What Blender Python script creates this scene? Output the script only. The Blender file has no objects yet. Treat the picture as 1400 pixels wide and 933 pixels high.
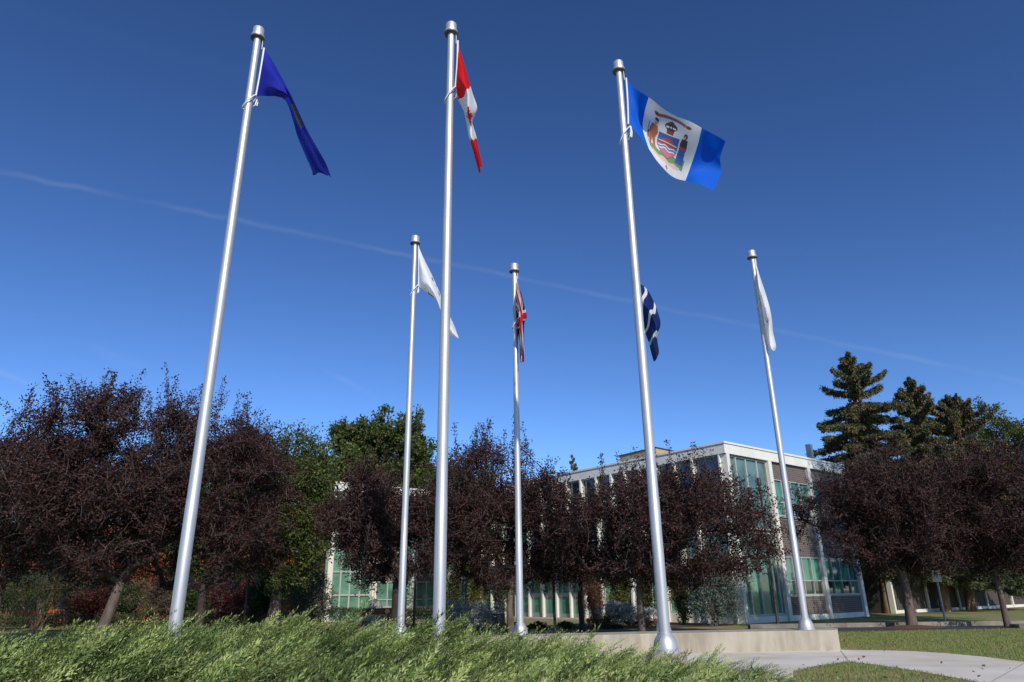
import bpy, math, random
import numpy as np
from mathutils import Matrix, Vector

random.seed(7)
sc = bpy.context.scene
COL = sc.collection
PI = math.pi

# ------------------------------------------------------------------ camera
FPX, TH, RO, CH = 953.0, math.radians(20.0), math.radians(0.83), 1.45
cam_d = bpy.data.cameras.new("camera")
cam = bpy.data.objects.new("camera", cam_d)
COL.objects.link(cam)
cam_d.sensor_width = 36.0
cam_d.lens = FPX / 1400 * 36
cam_d.clip_start = 0.1
cam_d.clip_end = 12000
_c, _s = math.cos(RO), math.sin(RO)
_ct, _st = math.cos(TH), math.sin(TH)
right = Vector((_c, _s * _st, -_s * _ct))
up = Vector((_s, -_c * _st, _c * _ct))
back = right.cross(up)
cam.matrix_world = Matrix(((right.x, up.x, back.x, 0), (right.y, up.y, back.y, 0),
                           (right.z, up.z, back.z, CH), (0, 0, 0, 1)))
sc.camera = cam

# ------------------------------------------------------------------ sky, sun, exposure
SUN_AZ, SUN_EL = 161.0, 33.0            # clockwise from +Y (the view direction)
w = bpy.data.worlds.new("World")
sc.world = w
w.use_nodes = True
nt = w.node_tree
nt.nodes.clear()
out = nt.nodes.new("ShaderNodeOutputWorld")
bg = nt.nodes.new("ShaderNodeBackground")
sky = nt.nodes.new("ShaderNodeTexSky")
sky.sky_type = 'NISHITA'
sky.sun_disc = False
sky.sun_elevation = math.radians(SUN_EL)
sky.sun_rotation = math.radians(SUN_AZ)
sky.altitude = 1500
sky.air_density = 1.0
sky.dust_density = 0.0
sky.ozone_density = 3.0
bg.inputs[1].default_value = 0.083


def ray(x, y):
    u = x - 700.0
    v = 466.5 - y
    u2 = u * _c + v * _s
    v2 = -u * _s + v * _c
    return np.array([u2, FPX * _ct - v2 * _st, FPX * _st + v2 * _ct])


def at(px, py, Y):
    r = ray(px, py)
    return r * (Y / r[1]) + np.array([0, 0, CH])


def atz(px, py, z):
    r = ray(px, py)
    return r * ((z - CH) / r[2]) + np.array([0, 0, CH])


def N(t, kind, **kw):
    n = t.nodes.new(kind)
    for k, v in kw.items():
        setattr(n, k, v)
    return n


# thin old contrails: great circles of the sky, broken up by noise
tc = N(nt, "ShaderNodeTexCoord")


def contrail(p0, p1, width, strength, prev, limit=None, seedoff=0.0):
    a = ray(*p0); b = ray(*p1)
    n = np.cross(a, b); n /= np.linalg.norm(n)
    nrm = N(nt, "ShaderNodeVectorMath", operation='NORMALIZE')
    nt.links.new(tc.outputs["Generated"], nrm.inputs[0])
    d = N(nt, "ShaderNodeVectorMath", operation='DOT_PRODUCT')
    nt.links.new(nrm.outputs[0], d.inputs[0]); d.inputs[1].default_value = n
    nz = N(nt, "ShaderNodeTexNoise"); nz.inputs["Scale"].default_value = 26; nz.inputs["Detail"].default_value = 5
    mp = N(nt, "ShaderNodeVectorMath", operation='ADD'); mp.inputs[1].default_value = (seedoff, 0, 0)
    nt.links.new(nrm.outputs[0], mp.inputs[0]); nt.links.new(mp.outputs[0], nz.inputs["Vector"])
    wob = N(nt, "ShaderNodeMath", operation='MULTIPLY_ADD'); wob.inputs[1].default_value = width * 1.4; wob.inputs[2].default_value = -width * 0.7
    nt.links.new(nz.outputs[0], wob.inputs[0])
    ad = N(nt, "ShaderNodeMath", operation='ADD'); nt.links.new(d.outputs["Value"], ad.inputs[0]); nt.links.new(wob.outputs[0], ad.inputs[1])
    ab = N(nt, "ShaderNodeMath", operation='ABSOLUTE'); nt.links.new(ad.outputs[0], ab.inputs[0])
    mr = N(nt, "ShaderNodeMapRange", interpolation_type='SMOOTHSTEP')
    mr.inputs["From Min"].default_value = 0; mr.inputs["From Max"].default_value = width
    mr.inputs["To Min"].default_value = strength; mr.inputs["To Max"].default_value = 0
    nt.links.new(ab.outputs[0], mr.inputs["Value"])
    nz2 = N(nt, "ShaderNodeTexNoise"); nz2.inputs["Scale"].default_value = 9; nz2.inputs["Detail"].default_value = 4
    nt.links.new(mp.outputs[0], nz2.inputs["Vector"])
    mr2 = N(nt, "ShaderNodeMapRange"); mr2.inputs["From Min"].default_value = 0.3; mr2.inputs["From Max"].default_value = 0.7
    nt.links.new(nz2.outputs[0], mr2.inputs["Value"])
    mu = N(nt, "ShaderNodeMath", operation='MULTIPLY'); nt.links.new(mr.outputs[0], mu.inputs[0]); nt.links.new(mr2.outputs[0], mu.inputs[1])
    fac = mu.outputs[0]
    if limit:
        c = ray(*limit[0]); c /= np.linalg.norm(c)
        dd = N(nt, "ShaderNodeVectorMath", operation='DOT_PRODUCT'); nt.links.new(nrm.outputs[0], dd.inputs[0]); dd.inputs[1].default_value = c
        m3 = N(nt, "ShaderNodeMapRange", interpolation_type='SMOOTHSTEP')
        m3.inputs["From Min"].default_value = math.cos(limit[1]); m3.inputs["From Max"].default_value = 1.0
        nt.links.new(dd.outputs["Value"], m3.inputs["Value"])
        m4 = N(nt, "ShaderNodeMath", operation='MULTIPLY'); nt.links.new(fac, m4.inputs[0]); nt.links.new(m3.outputs[0], m4.inputs[1])
        fac = m4.outputs[0]
    mx = N(nt, "ShaderNodeMix", data_type='RGBA')
    nt.links.new(fac, mx.inputs["Factor"]); nt.links.new(prev, mx.inputs["A"]); mx.inputs["B"].default_value = (7.5, 8.2, 9.5, 1)
    return mx.outputs["Result"]


hs = N(nt, "ShaderNodeHueSaturation")
hs.inputs["Saturation"].default_value = 1.05
hs.inputs["Value"].default_value = 1.0
gmm = N(nt, "ShaderNodeGamma"); gmm.inputs[1].default_value = 1.3
nt.links.new(sky.outputs[0], gmm.inputs[0])
nt.links.new(gmm.outputs[0], hs.inputs["Color"])
tint = N(nt, "ShaderNodeMix", data_type='RGBA', blend_type='MULTIPLY'); tint.inputs["Factor"].default_value = 1.0
tint.inputs["B"].default_value = (0.91, 0.95, 1.08, 1)
nt.links.new(hs.outputs[0], tint.inputs["A"])
colr = contrail((0, 235), (1400, 522), 0.0055, 0.085, tint.outputs["Result"])
colr = contrail((440, 505), (525, 548), 0.006, 0.08, colr, limit=((482, 527), 0.05), seedoff=3.1)
colr = contrail((-20, 500), (60, 532), 0.006, 0.1, colr, limit=((15, 515), 0.06), seedoff=5.7)
colr = contrail((140, 480), (210, 510), 0.012, 0.05, colr, limit=((170, 495), 0.06), seedoff=8.7)
nt.links.new(colr, bg.inputs[0])
nt.links.new(bg.outputs[0], out.inputs[0])

sun_d = bpy.data.lights.new("sun", 'SUN')
sun_d.energy = 4.3
sun_d.angle = math.radians(0.5)
sun_d.color = (1.0, 0.94, 0.85)
sun = bpy.data.objects.new("sun", sun_d)
COL.objects.link(sun)
_a, _e = math.radians(SUN_AZ), math.radians(SUN_EL)
sdir = Vector((math.sin(_a) * math.cos(_e), math.cos(_a) * math.cos(_e), math.sin(_e)))
sun.rotation_euler = sdir.to_track_quat('Z', 'Y').to_euler()
sun.location = (20, -20, 40)

sc.view_settings.view_transform = 'Standard'
sc.view_settings.look = 'None'
sc.view_settings.exposure = 0.0
sc.view_settings.gamma = 1.0
sc.view_settings.use_curve_mapping = False
sc.cycles.max_bounces = 8
sc.cycles.transparent_max_bounces = 8

# ------------------------------------------------------------------ materials
MATS = {}


def lin(c):
    return tuple((x / 12.92 if x <= 0.04045 else ((x + 0.055) / 1.055) ** 2.4) for x in c)


def base(name, col, rough=0.6, metal=0.0, spec=0.5):
    m = bpy.data.materials.new(name)
    m.use_nodes = True
    p = m.node_tree.nodes["Principled BSDF"]
    p.inputs["Base Color"].default_value = (*col, 1)
    p.inputs["Roughness"].default_value = rough
    p.inputs["Metallic"].default_value = metal
    p.inputs["Specular IOR Level"].default_value = spec
    MATS[name] = m
    return m, m.node_tree, p


def noisy(name, c1, c2, scale=5.0, rough=0.7, detail=6, metal=0.0, bump=0.0, stretch=(1, 1, 1), lo=0.35, hi=0.65, c3=None, scale3=0.5, spec=0.4, bscale=None):
    m, t, p = base(name, c1, rough, metal, spec)
    g = N(t, "ShaderNodeNewGeometry")
    mp = N(t, "ShaderNodeMapping"); mp.inputs["Scale"].default_value = stretch
    t.links.new(g.outputs["Position"], mp.inputs[0])
    nz = N(t, "ShaderNodeTexNoise"); nz.inputs["Scale"].default_value = scale; nz.inputs["Detail"].default_value = detail
    t.links.new(mp.outputs[0], nz.inputs["Vector"])
    mr = N(t, "ShaderNodeMapRange"); mr.inputs["From Min"].default_value = lo; mr.inputs["From Max"].default_value = hi
    t.links.new(nz.outputs[0], mr.inputs["Value"])
    mx = N(t, "ShaderNodeMix", data_type='RGBA')
    mx.inputs["A"].default_value = (*c1, 1); mx.inputs["B"].default_value = (*c2, 1)
    t.links.new(mr.outputs[0], mx.inputs["Factor"])
    o = mx.outputs["Result"]
    if c3:
        n3 = N(t, "ShaderNodeTexNoise"); n3.inputs["Scale"].default_value = scale3; n3.inputs["Detail"].default_value = 4
        t.links.new(g.outputs["Position"], n3.inputs["Vector"])
        m3 = N(t, "ShaderNodeMapRange"); m3.inputs["From Min"].default_value = 0.48; m3.inputs["From Max"].default_value = 0.68
        t.links.new(n3.outputs[0], m3.inputs["Value"])
        x3 = N(t, "ShaderNodeMix", data_type='RGBA'); x3.inputs["B"].default_value = (*c3, 1)
        t.links.new(m3.outputs[0], x3.inputs["Factor"]); t.links.new(o, x3.inputs["A"])
        o = x3.outputs["Result"]
    t.links.new(o, p.inputs["Base Color"])
    if bump:
        b = N(t, "ShaderNodeBump"); b.inputs["Strength"].default_value = bump; b.inputs["Distance"].default_value = 0.02
        nb = nz
        if bscale:
            nb = N(t, "ShaderNodeTexNoise"); nb.inputs["Scale"].default_value = bscale; nb.inputs["Detail"].default_value = 6
            t.links.new(g.outputs["Position"], nb.inputs["Vector"])
        t.links.new(nb.outputs[0], b.inputs["Height"]); t.links.new(b.outputs[0], p.inputs["Normal"])
    return m


def leafmat(name, cols, rough=0.55, trans=0.25, spec=0.3):
    """colour differs from leaf to leaf"""
    m, t, p = base(name, cols[0], rough, 0, spec)
    g = N(t, "ShaderNodeNewGeometry")
    r = N(t, "ShaderNodeValToRGB")
    cr = r.color_ramp
    cr.interpolation = 'LINEAR'
    while len(cr.elements) < len(cols):
        cr.elements.new(0.5)
    for i, c in enumerate(cols):
        cr.elements[i].position = i / (len(cols) - 1)
        cr.elements[i].color = (*c, 1)
    t.links.new(g.outputs["Random Per Island"], r.inputs[0])
    t.links.new(r.outputs[0], p.inputs["Base Color"])
    tr = N(t, "ShaderNodeBsdfTranslucent")
    t.links.new(r.outputs[0], tr.inputs[0])
    mx = N(t, "ShaderNodeMixShader"); mx.inputs[0].default_value = trans
    t.links.new(p.outputs[0], mx.inputs[1]); t.links.new(tr.outputs[0], mx.inputs[2])
    t.links.new(mx.outputs[0], t.nodes["Material Output"].inputs[0])
    return m


def brick(name, c1, c2, mortar, bw=0.3, bh=0.1, rough=0.85, ms=0.012):
    """brick pattern from object coordinates: x runs along the wall, z up"""
    m, t, p = base(name, c1, rough)
    tcn = N(t, "ShaderNodeTexCoord")
    sep = N(t, "ShaderNodeSeparateXYZ"); t.links.new(tcn.outputs["Object"], sep.inputs[0])
    cb = N(t, "ShaderNodeCombineXYZ"); t.links.new(sep.outputs[0], cb.inputs[0]); t.links.new(sep.outputs[2], cb.inputs[1])
    b = N(t, "ShaderNodeTexBrick")
    b.inputs["Scale"].default_value = 1; b.inputs["Brick Width"].default_value = bw; b.inputs["Row Height"].default_value = bh
    b.inputs["Mortar Size"].default_value = ms
    b.inputs["Color1"].default_value = (*c1, 1); b.inputs["Color2"].default_value = (*c2, 1); b.inputs["Mortar"].default_value = (*mortar, 1)
    t.links.new(cb.outputs[0], b.inputs["Vector"])
    t.links.new(b.outputs["Color"], p.inputs["Base Color"])
    return m


# metals and paints
def aluminium():
    m, t, p = base("brushed_aluminium", (0.62, 0.63, 0.65), 0.42, 0.62)
    tcn = N(t, "ShaderNodeTexCoord")
    mp = N(t, "ShaderNodeMapping"); mp.inputs["Scale"].default_value = (9, 9, 0.7)
    t.links.new(tcn.outputs["Object"], mp.inputs[0])
    nz = N(t, "ShaderNodeTexNoise"); nz.inputs["Scale"].default_value = 3; nz.inputs["Detail"].default_value = 8
    t.links.new(mp.outputs[0], nz.inputs["Vector"])
    mr = N(t, "ShaderNodeMapRange"); mr.inputs["To Min"].default_value = 0.42; mr.inputs["To Max"].default_value = 0.58
    t.links.new(nz.outputs[0], mr.inputs["Value"]); t.links.new(mr.outputs[0], p.inputs["Roughness"])
    mx = N(t, "ShaderNodeMix", data_type='RGBA'); mx.inputs["A"].default_value = (0.46, 0.465, 0.48, 1); mx.inputs["B"].default_value = (0.62, 0.62, 0.63, 1)
    t.links.new(nz.outputs[0], mx.inputs["Factor"]); t.links.new(mx.outputs["Result"], p.inputs["Base Color"])
    return m


ALU = aluminium()
base("dark_joint", (0.05, 0.05, 0.05), 0.7)
base("pulley_grey", (0.12, 0.115, 0.1), 0.5, 0.3)
base("rope", (0.75, 0.75, 0.72), 0.9)
base("dark_post_paint", (0.025, 0.022, 0.02), 0.5)
base("galvanised", (0.33, 0.35, 0.37), 0.5, 0.5)
noisy("white_paint", (0.72, 0.71, 0.66), (0.62, 0.6, 0.55), 1.3, 0.6, lo=0.4, hi=0.8)
noisy("column_paint", (0.7, 0.68, 0.6), (0.6, 0.58, 0.5), 2.0, 0.6, lo=0.4, hi=0.8)
noisy("mullion_paint", (0.42, 0.43, 0.4), (0.34, 0.35, 0.33), 3.0, 0.5)
noisy("concrete", (0.40, 0.355, 0.275), (0.27, 0.235, 0.175), 2.6, 0.85, stretch=(2.2, 2.2, 0.35), bump=0.15, c3=(0.43, 0.38, 0.3), scale3=0.9, bscale=30)
noisy("path_concrete", (0.66, 0.6, 0.5), (0.5, 0.455, 0.38), 0.9, 0.85, bump=0.05, c3=(0.67, 0.63, 0.57), scale3=0.35, bscale=60)
noisy("kerb_concrete", (0.26, 0.23, 0.185), (0.13, 0.11, 0.09), 1.6, 0.9)
noisy("asphalt", (0.05, 0.05, 0.052), (0.035, 0.035, 0.037), 14, 0.85)
noisy("soil", (0.055, 0.035, 0.022), (0.11, 0.075, 0.05), 9, 0.95, bump=0.8)
noisy("mulch", (0.13, 0.06, 0.035), (0.06, 0.035, 0.025), 25, 0.95, bump=0.8)
noisy("lawn", (0.12, 0.175, 0.04), (0.23, 0.22, 0.08), 1.6, 0.9, c3=(0.27, 0.2, 0.1), scale3=0.4, bump=0.5, bscale=60)
leafmat("grass_blades", [(0.12, 0.19, 0.035), (0.19, 0.26, 0.06), (0.27, 0.29, 0.09), (0.38, 0.31, 0.14)], 0.6, 0.3)
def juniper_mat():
    """new growth at tips is paler; darkened base also paints shade between sprays; sprays differ"""
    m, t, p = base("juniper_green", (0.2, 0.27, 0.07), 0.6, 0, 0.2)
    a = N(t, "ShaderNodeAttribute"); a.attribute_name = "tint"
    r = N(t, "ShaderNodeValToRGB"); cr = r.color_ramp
    for pos, c in ((0.0, (0.022, 0.024, 0.012)), (0.36, (0.036, 0.06, 0.02)), (0.6, (0.13, 0.185, 0.05)), (0.82, (0.265, 0.33, 0.095)), (1.0, (0.4, 0.45, 0.165))):  # lowest stops pushed down to deepen the shadowed gaps by colour
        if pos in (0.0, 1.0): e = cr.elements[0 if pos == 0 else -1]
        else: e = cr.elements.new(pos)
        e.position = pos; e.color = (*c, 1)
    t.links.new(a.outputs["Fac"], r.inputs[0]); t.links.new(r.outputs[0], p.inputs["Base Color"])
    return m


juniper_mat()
noisy("juniper_wood", (0.12, 0.07, 0.045), (0.2, 0.13, 0.09), 20, 0.9)
leafmat("purple_leaves", [(0.014, 0.008, 0.008), (0.032, 0.015, 0.015), (0.055, 0.025, 0.023), (0.095, 0.046, 0.038)], 0.6, 0.12, 0.15)
leafmat("green_leaves", [(0.032, 0.058, 0.012), (0.06, 0.095, 0.02), (0.092, 0.128, 0.03), (0.16, 0.155, 0.04)], 0.5, 0.3)
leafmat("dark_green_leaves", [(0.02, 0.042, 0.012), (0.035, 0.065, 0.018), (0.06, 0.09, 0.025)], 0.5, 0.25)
leafmat("spruce_needles", [(0.03, 0.05, 0.024), (0.058, 0.08, 0.036), (0.095, 0.115, 0.05), (0.14, 0.125, 0.055)], 0.6, 0.1)
leafmat("spruce_cones", [(0.2, 0.11, 0.05), (0.33, 0.19, 0.085), (0.27, 0.15, 0.065)], 0.6, 0.0)
leafmat("blue_needles", [(0.2, 0.24, 0.24), (0.34, 0.38, 0.38), (0.5, 0.54, 0.53)], 0.6, 0.1)
leafmat("dull_blue_needles", [(0.07, 0.1, 0.085), (0.12, 0.16, 0.14), (0.17, 0.21, 0.18)], 0.6, 0.1)
leafmat("brown_foliage", [(0.096, 0.044, 0.024), (0.16, 0.08, 0.044), (0.208, 0.112, 0.064)], 0.7, 0.15)
leafmat("red_foliage", [(0.042, 0.009, 0.009), (0.072, 0.015, 0.015), (0.102, 0.03, 0.024)], 0.6, 0.2)
leafmat("olive_foliage", [(0.035, 0.049, 0.0175), (0.063, 0.077, 0.0315), (0.098, 0.112, 0.049)], 0.6, 0.2)
leafmat("tan_foliage", [(0.065, 0.0553, 0.0325), (0.104, 0.091, 0.0553), (0.143, 0.1235, 0.078)], 0.6, 0.2)
leafmat("yellow_green_foliage", [(0.06, 0.085, 0.02), (0.12, 0.13, 0.03), (0.2, 0.17, 0.04)], 0.6, 0.25)
leafmat("grey_green_foliage", [(0.072, 0.08, 0.064), (0.12, 0.136, 0.104), (0.192, 0.2, 0.16)], 0.6, 0.2)
leafmat("orange_foliage", [(0.096, 0.024, 0.0096), (0.16, 0.04, 0.012), (0.24, 0.064, 0.016)], 0.6, 0.25)
noisy("bark", (0.14, 0.105, 0.085), (0.075, 0.055, 0.045), 9, 0.9, stretch=(1, 1, 0.25), bump=0.6)
noisy("dark_bark", (0.05, 0.034, 0.03), (0.03, 0.02, 0.018), 9, 0.9)  # darker copy of bark: crown branches, and painted shade on some trunks
noisy("grey_bark", (0.15, 0.125, 0.115), (0.08, 0.065, 0.06), 8, 0.9, stretch=(1, 1, 0.3), bump=0.6)
noisy("orange_bark", (0.3, 0.18, 0.11), (0.17, 0.1, 0.065), 8, 0.9, stretch=(1, 1, 0.3), bump=0.6)
brick("brown_brick", (0.105, 0.078, 0.068), (0.08, 0.06, 0.054), (0.2, 0.175, 0.155), 0.22, 0.11)
brick("orange_brick", (0.5, 0.1, 0.03), (0.4, 0.075, 0.022), (0.3, 0.1, 0.05), 0.3, 0.1)
noisy("dark_metal", (0.07, 0.06, 0.055), (0.045, 0.04, 0.038), 3, 0.5)
brick("ribbed_brown", (0.075, 0.055, 0.045), (0.075, 0.055, 0.045), (0.03, 0.025, 0.02), 0.28, 20, ms=0.04)
noisy("yellow_cladding", (0.5, 0.4, 0.22), (0.44, 0.35, 0.2), 3, 0.7)
noisy("grey_cladding", (0.36, 0.36, 0.33), (0.3, 0.3, 0.28), 3, 0.7)
noisy("roof_membrane", (0.2, 0.2, 0.2), (0.15, 0.15, 0.15), 3, 0.9)
noisy("orange_board", (0.16, 0.05, 0.02), (0.11, 0.035, 0.015), 6, 0.6)
base("orange_reflector", (0.9, 0.28, 0.03), 0.4)
noisy("boulder", (0.36, 0.33, 0.3), (0.22, 0.2, 0.18), 5, 0.9, bump=0.4)
base("sign_white", (0.72, 0.73, 0.73), 0.45)
base("sign_red", (0.35, 0.04, 0.04), 0.5)
base("sign_black", (0.03, 0.03, 0.03), 0.5)
base("orange_paper", (0.75, 0.28, 0.08), 0.7)


def glass(name, c, rough=0.06, spec=0.9):
    """tinted coated glazing with curtains behind: body colour varies from pane to pane, surface reflects sky"""
    m, t, p = base(name, c, rough, 0.0, spec)
    g = N(t, "ShaderNodeNewGeometry")
    nz = N(t, "ShaderNodeTexNoise"); nz.inputs["Scale"].default_value = 0.8; nz.inputs["Detail"].default_value = 3
    t.links.new(g.outputs["Position"], nz.inputs["Vector"])
    mx = N(t, "ShaderNodeMix", data_type='RGBA'); mx.inputs["A"].default_value = (*[v * 0.5 for v in c], 1); mx.inputs["B"].default_value = (*[v * 1.25 for v in c], 1)
    mr = N(t, "ShaderNodeMapRange"); mr.inputs["From Min"].default_value = 0.35; mr.inputs["From Max"].default_value = 0.6
    t.links.new(nz.outputs[0], mr.inputs["Value"])
    t.links.new(mr.outputs[0], mx.inputs["Factor"]); t.links.new(mx.outputs["Result"], p.inputs["Base Color"])
    p.inputs["Coat Weight"].default_value = 0.55
    p.inputs["Coat Roughness"].default_value = 0.02
    return m


glass("green_glass", (0.045, 0.19, 0.12))
glass("pale_green_glass", (0.09, 0.17, 0.145))
glass("bright_green_glass", (0.11, 0.25, 0.17))
glass("dark_blue_glass", (0.02, 0.05, 0.065))
base("dull_black_glass", (0.015, 0.017, 0.016), 0.35, 0, 0.3)
glass("black_glass", (0.012, 0.02, 0.018))


# ------------------------------------------------------------------ mesh helpers
def tag(o, label=None, cat=None, group=None, kind=None):
    if label: o["label"] = label
    if cat: o["category"] = cat
    if group: o["group"] = group
    if kind: o["kind"] = kind
    return o


def empty(name, loc, label, cat, group=None, rz=0.0):
    o = bpy.data.objects.new(name, None)
    o.empty_display_size = 0.3
    COL.objects.link(o)
    o.location = loc
    o.rotation_euler = (0, 0, rz)
    return tag(o, label, cat, group)


class MB:
    def __init__(s):
        s.V = []; s.F = []; s.n = 0; s.M = []; s.cur = 0

    def add(s, v, f):
        v = np.asarray(v, dtype=np.float64).reshape(-1, 3)
        s.V.append(v)
        for q in f:
            s.F.append(tuple(i + s.n for i in q)); s.M.append(s.cur)
        s.n += len(v)

    def box(s, lo, hi):
        x0, y0, z0 = lo; x1, y1, z1 = hi
        v = [(x0, y0, z0), (x1, y0, z0), (x1, y1, z0), (x0, y1, z0), (x0, y0, z1), (x1, y0, z1), (x1, y1, z1), (x0, y1, z1)]
        s.add(v, [(0, 3, 2, 1), (4, 5, 6, 7), (0, 1, 5, 4), (1, 2, 6, 5), (2, 3, 7, 6), (3, 0, 4, 7)])

    def prism(s, poly, z0, z1):
        n = len(poly)
        v = [(p[0], p[1], z0) for p in poly] + [(p[0], p[1], z1) for p in poly]
        f = [tuple(range(n - 1, -1, -1)), tuple(range(n, 2 * n))] + [(i, (i + 1) % n, n + (i + 1) % n, n + i) for i in range(n)]
        s.add(v, f)

    def lathe(s, prof, seg=28, c=(0, 0, 0)):
        n = len(prof)
        v = []
        for r, z in prof:
            for k in range(seg):
                a = 2 * PI * k / seg
                v.append((c[0] + r * math.cos(a), c[1] + r * math.sin(a), c[2] + z))
        f = []
        for i in range(n - 1):
            for k in range(seg):
                k2 = (k + 1) % seg
                f.append((i * seg + k, i * seg + k2, (i + 1) * seg + k2, (i + 1) * seg + k))
        f.append(tuple(range(seg - 1, -1, -1))); f.append(tuple((n - 1) * seg + k for k in range(seg)))
        s.add(v, f)

    def tube(s, pts, rad, seg=8):
        pts = [Vector(p) for p in pts]
        n = len(pts)
        if not hasattr(rad, '__len__'): rad = [rad] * n
        v = []; f = []
        for i in range(n):
            d = (pts[min(i + 1, n - 1)] - pts[max(i - 1, 0)]).normalized()
            a = Vector((0, 0, 1)) if abs(d.z) < 0.9 else Vector((1, 0, 0))
            u = d.cross(a).normalized(); w_ = d.cross(u)
            for k in range(seg):
                t = 2 * PI * k / seg
                v.append(pts[i] + (u * math.cos(t) + w_ * math.sin(t)) * rad[i])
        for i in range(n - 1):
            for k in range(seg):
                k2 = (k + 1) % seg
                f.append((i * seg + k, (i + 1) * seg + k, (i + 1) * seg + k2, i * seg + k2))
        f.append(tuple(range(seg))); f.append(tuple((n - 1) * seg + k for k in range(seg - 1, -1, -1)))
        s.add([tuple(p) for p in v], f)

    def build(s, name, mat, parent=None, smooth=False, loc=None):
        me = bpy.data.meshes.new(name)
        V = np.concatenate(s.V)
        me.from_pydata(V.tolist(), [], s.F)
        mats = mat if isinstance(mat, (list, tuple)) else [mat]
        for m in mats:
            me.materials.append(MATS[m] if isinstance(m, str) else m)
        if len(mats) > 1:
            me.polygons.foreach_set("material_index", s.M)
        if smooth:
            me.polygons.foreach_set("use_smooth", [True] * len(me.polygons))
            try:
                me.set_sharp_from_angle(angle=math.radians(40))
            except Exception:
                pass
        me.update()
        o = bpy.data.objects.new(name, me)
        COL.objects.link(o)
        if parent: o.parent = parent
        if loc is not None: o.location = loc
        return o


def quads_obj(name, V, mat, parent=None, tint=None):
    """V: (n,4,3) separate quads, made fast"""
    n = len(V)
    me = bpy.data.meshes.new(name)
    me.vertices.add(n * 4)
    me.vertices.foreach_set("co", np.ascontiguousarray(V, dtype=np.float32).ravel())
    me.loops.add(n * 4)
    me.loops.foreach_set("vertex_index", np.arange(n * 4, dtype=np.int32))
    me.polygons.add(n)
    me.polygons.foreach_set("loop_start", np.arange(0, n * 4, 4, dtype=np.int32))
    me.polygons.foreach_set("loop_total", np.full(n, 4, dtype=np.int32))
    me.update(calc_edges=True)
    me.materials.append(MATS[mat])
    if tint is not None:
        at_ = me.attributes.new("tint", 'FLOAT', 'POINT')
        at_.data.foreach_set("value", np.repeat(tint, 4).astype(np.float32))
    o = bpy.data.objects.new(name, me)
    COL.objects.link(o)
    if parent: o.parent = parent
    return o


def unit(a):
    return a / np.maximum(np.linalg.norm(a, axis=-1, keepdims=True), 1e-9)


def leaves(P, D, length, width, rng, jitter=0.9):
    """rhombus leaves at points P, growing along D (+ random), sizes arrays or scalars"""
    n = len(P)
    d = unit(D + rng.normal(0, jitter, (n, 3)))
    s = unit(np.cross(d, rng.normal(0, 1, (n, 3))))
    L = (np.ones(n) * length * rng.uniform(0.65, 1.25, n))[:, None]
    W = (np.ones(n) * width * rng.uniform(0.7, 1.2, n))[:, None]
    nrm = np.cross(d, s)
    V = np.stack([P, P + d * L * 0.45 + s * W * 0.5 + nrm * W * 0.15, P + d * L, P + d * L * 0.45 - s * W * 0.5 + nrm * W * 0.15], axis=1)
    return V


def tubes_np(segs):
    """segs: list of (p0,p1,r0,r1) -> merged three-sided twigs as quads"""
    A = np.array([s[0] for s in segs]); B = np.array([s[1] for s in segs])
    r0 = np.array([s[2] for s in segs])[:, None]; r1 = np.array([s[3] for s in segs])[:, None]
    d = unit(B - A)
    u = unit(np.cross(d, np.array([0.31, 0.12, 0.94]))); v = np.cross(d, u)
    out = []
    for k in range(4):
        a0 = 2 * PI * k / 4; a1 = 2 * PI * (k + 1) / 4
        e0 = u * math.cos(a0) + v * math.sin(a0); e1 = u * math.cos(a1) + v * math.sin(a1)
        out.append(np.stack([A + e0 * r0, A + e1 * r0, B + e1 * r1, B + e0 * r1], axis=1))
    return np.concatenate(out)


# ------------------------------------------------------------------ ground, road, paths, bed
def sstep(x, a, b):
    t = np.clip((x - a) / (b - a), 0, 1)
    return t * t * (3 - 2 * t)


def gh(x, y):
    return 0.1 * (1 - sstep(np.asarray(y, float), 20.5, 26.0)) + 0 * np.asarray(x, float)


def grid_obj(name, xs, ys, zf, mat, kind='structure'):
    X, Y = np.meshgrid(xs, ys)
    Z = zf(X, Y)
    V = np.stack([X.ravel(), Y.ravel(), Z.ravel()], axis=1)
    nx, ny = len(xs), len(ys)
    F = []
    for j in range(ny - 1):
        for i in range(nx - 1):
            a = j * nx + i
            F.append((a, a + 1, a + nx + 1, a + nx))
    me = bpy.data.meshes.new(name); me.from_pydata(V.tolist(), [], F)
    me.materials.append(MATS[mat]); me.polygons.foreach_set("use_smooth", [True] * len(F)); me.update()
    o = bpy.data.objects.new(name, me); COL.objects.link(o)
    return tag(o, kind=kind)


xs = np.concatenate([[-4000, -900, -250, -120], np.arange(-80, 81, 4), [120, 250, 900, 4000]])
ys = np.concatenate([[-4000, -900, -200, -60, -20, 0, 10, 18], np.arange(20, 27.1, 0.5), [30, 40, 60, 90, 150, 400, 1200, 5000]])
grid_obj("ground", xs, ys, gh, "lawn")


def flat_poly(name, pts, z, mat, thick=0.0, kind='structure'):
    m = MB()
    if thick:
        m.prism([(p[0], p[1]) for p in pts], z - thick, z)
    else:
        m.add([(p[0], p[1], z) for p in pts], [tuple(range(len(pts)))])
    o = m.build(name, mat)
    return tag(o, kind=kind)


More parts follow.
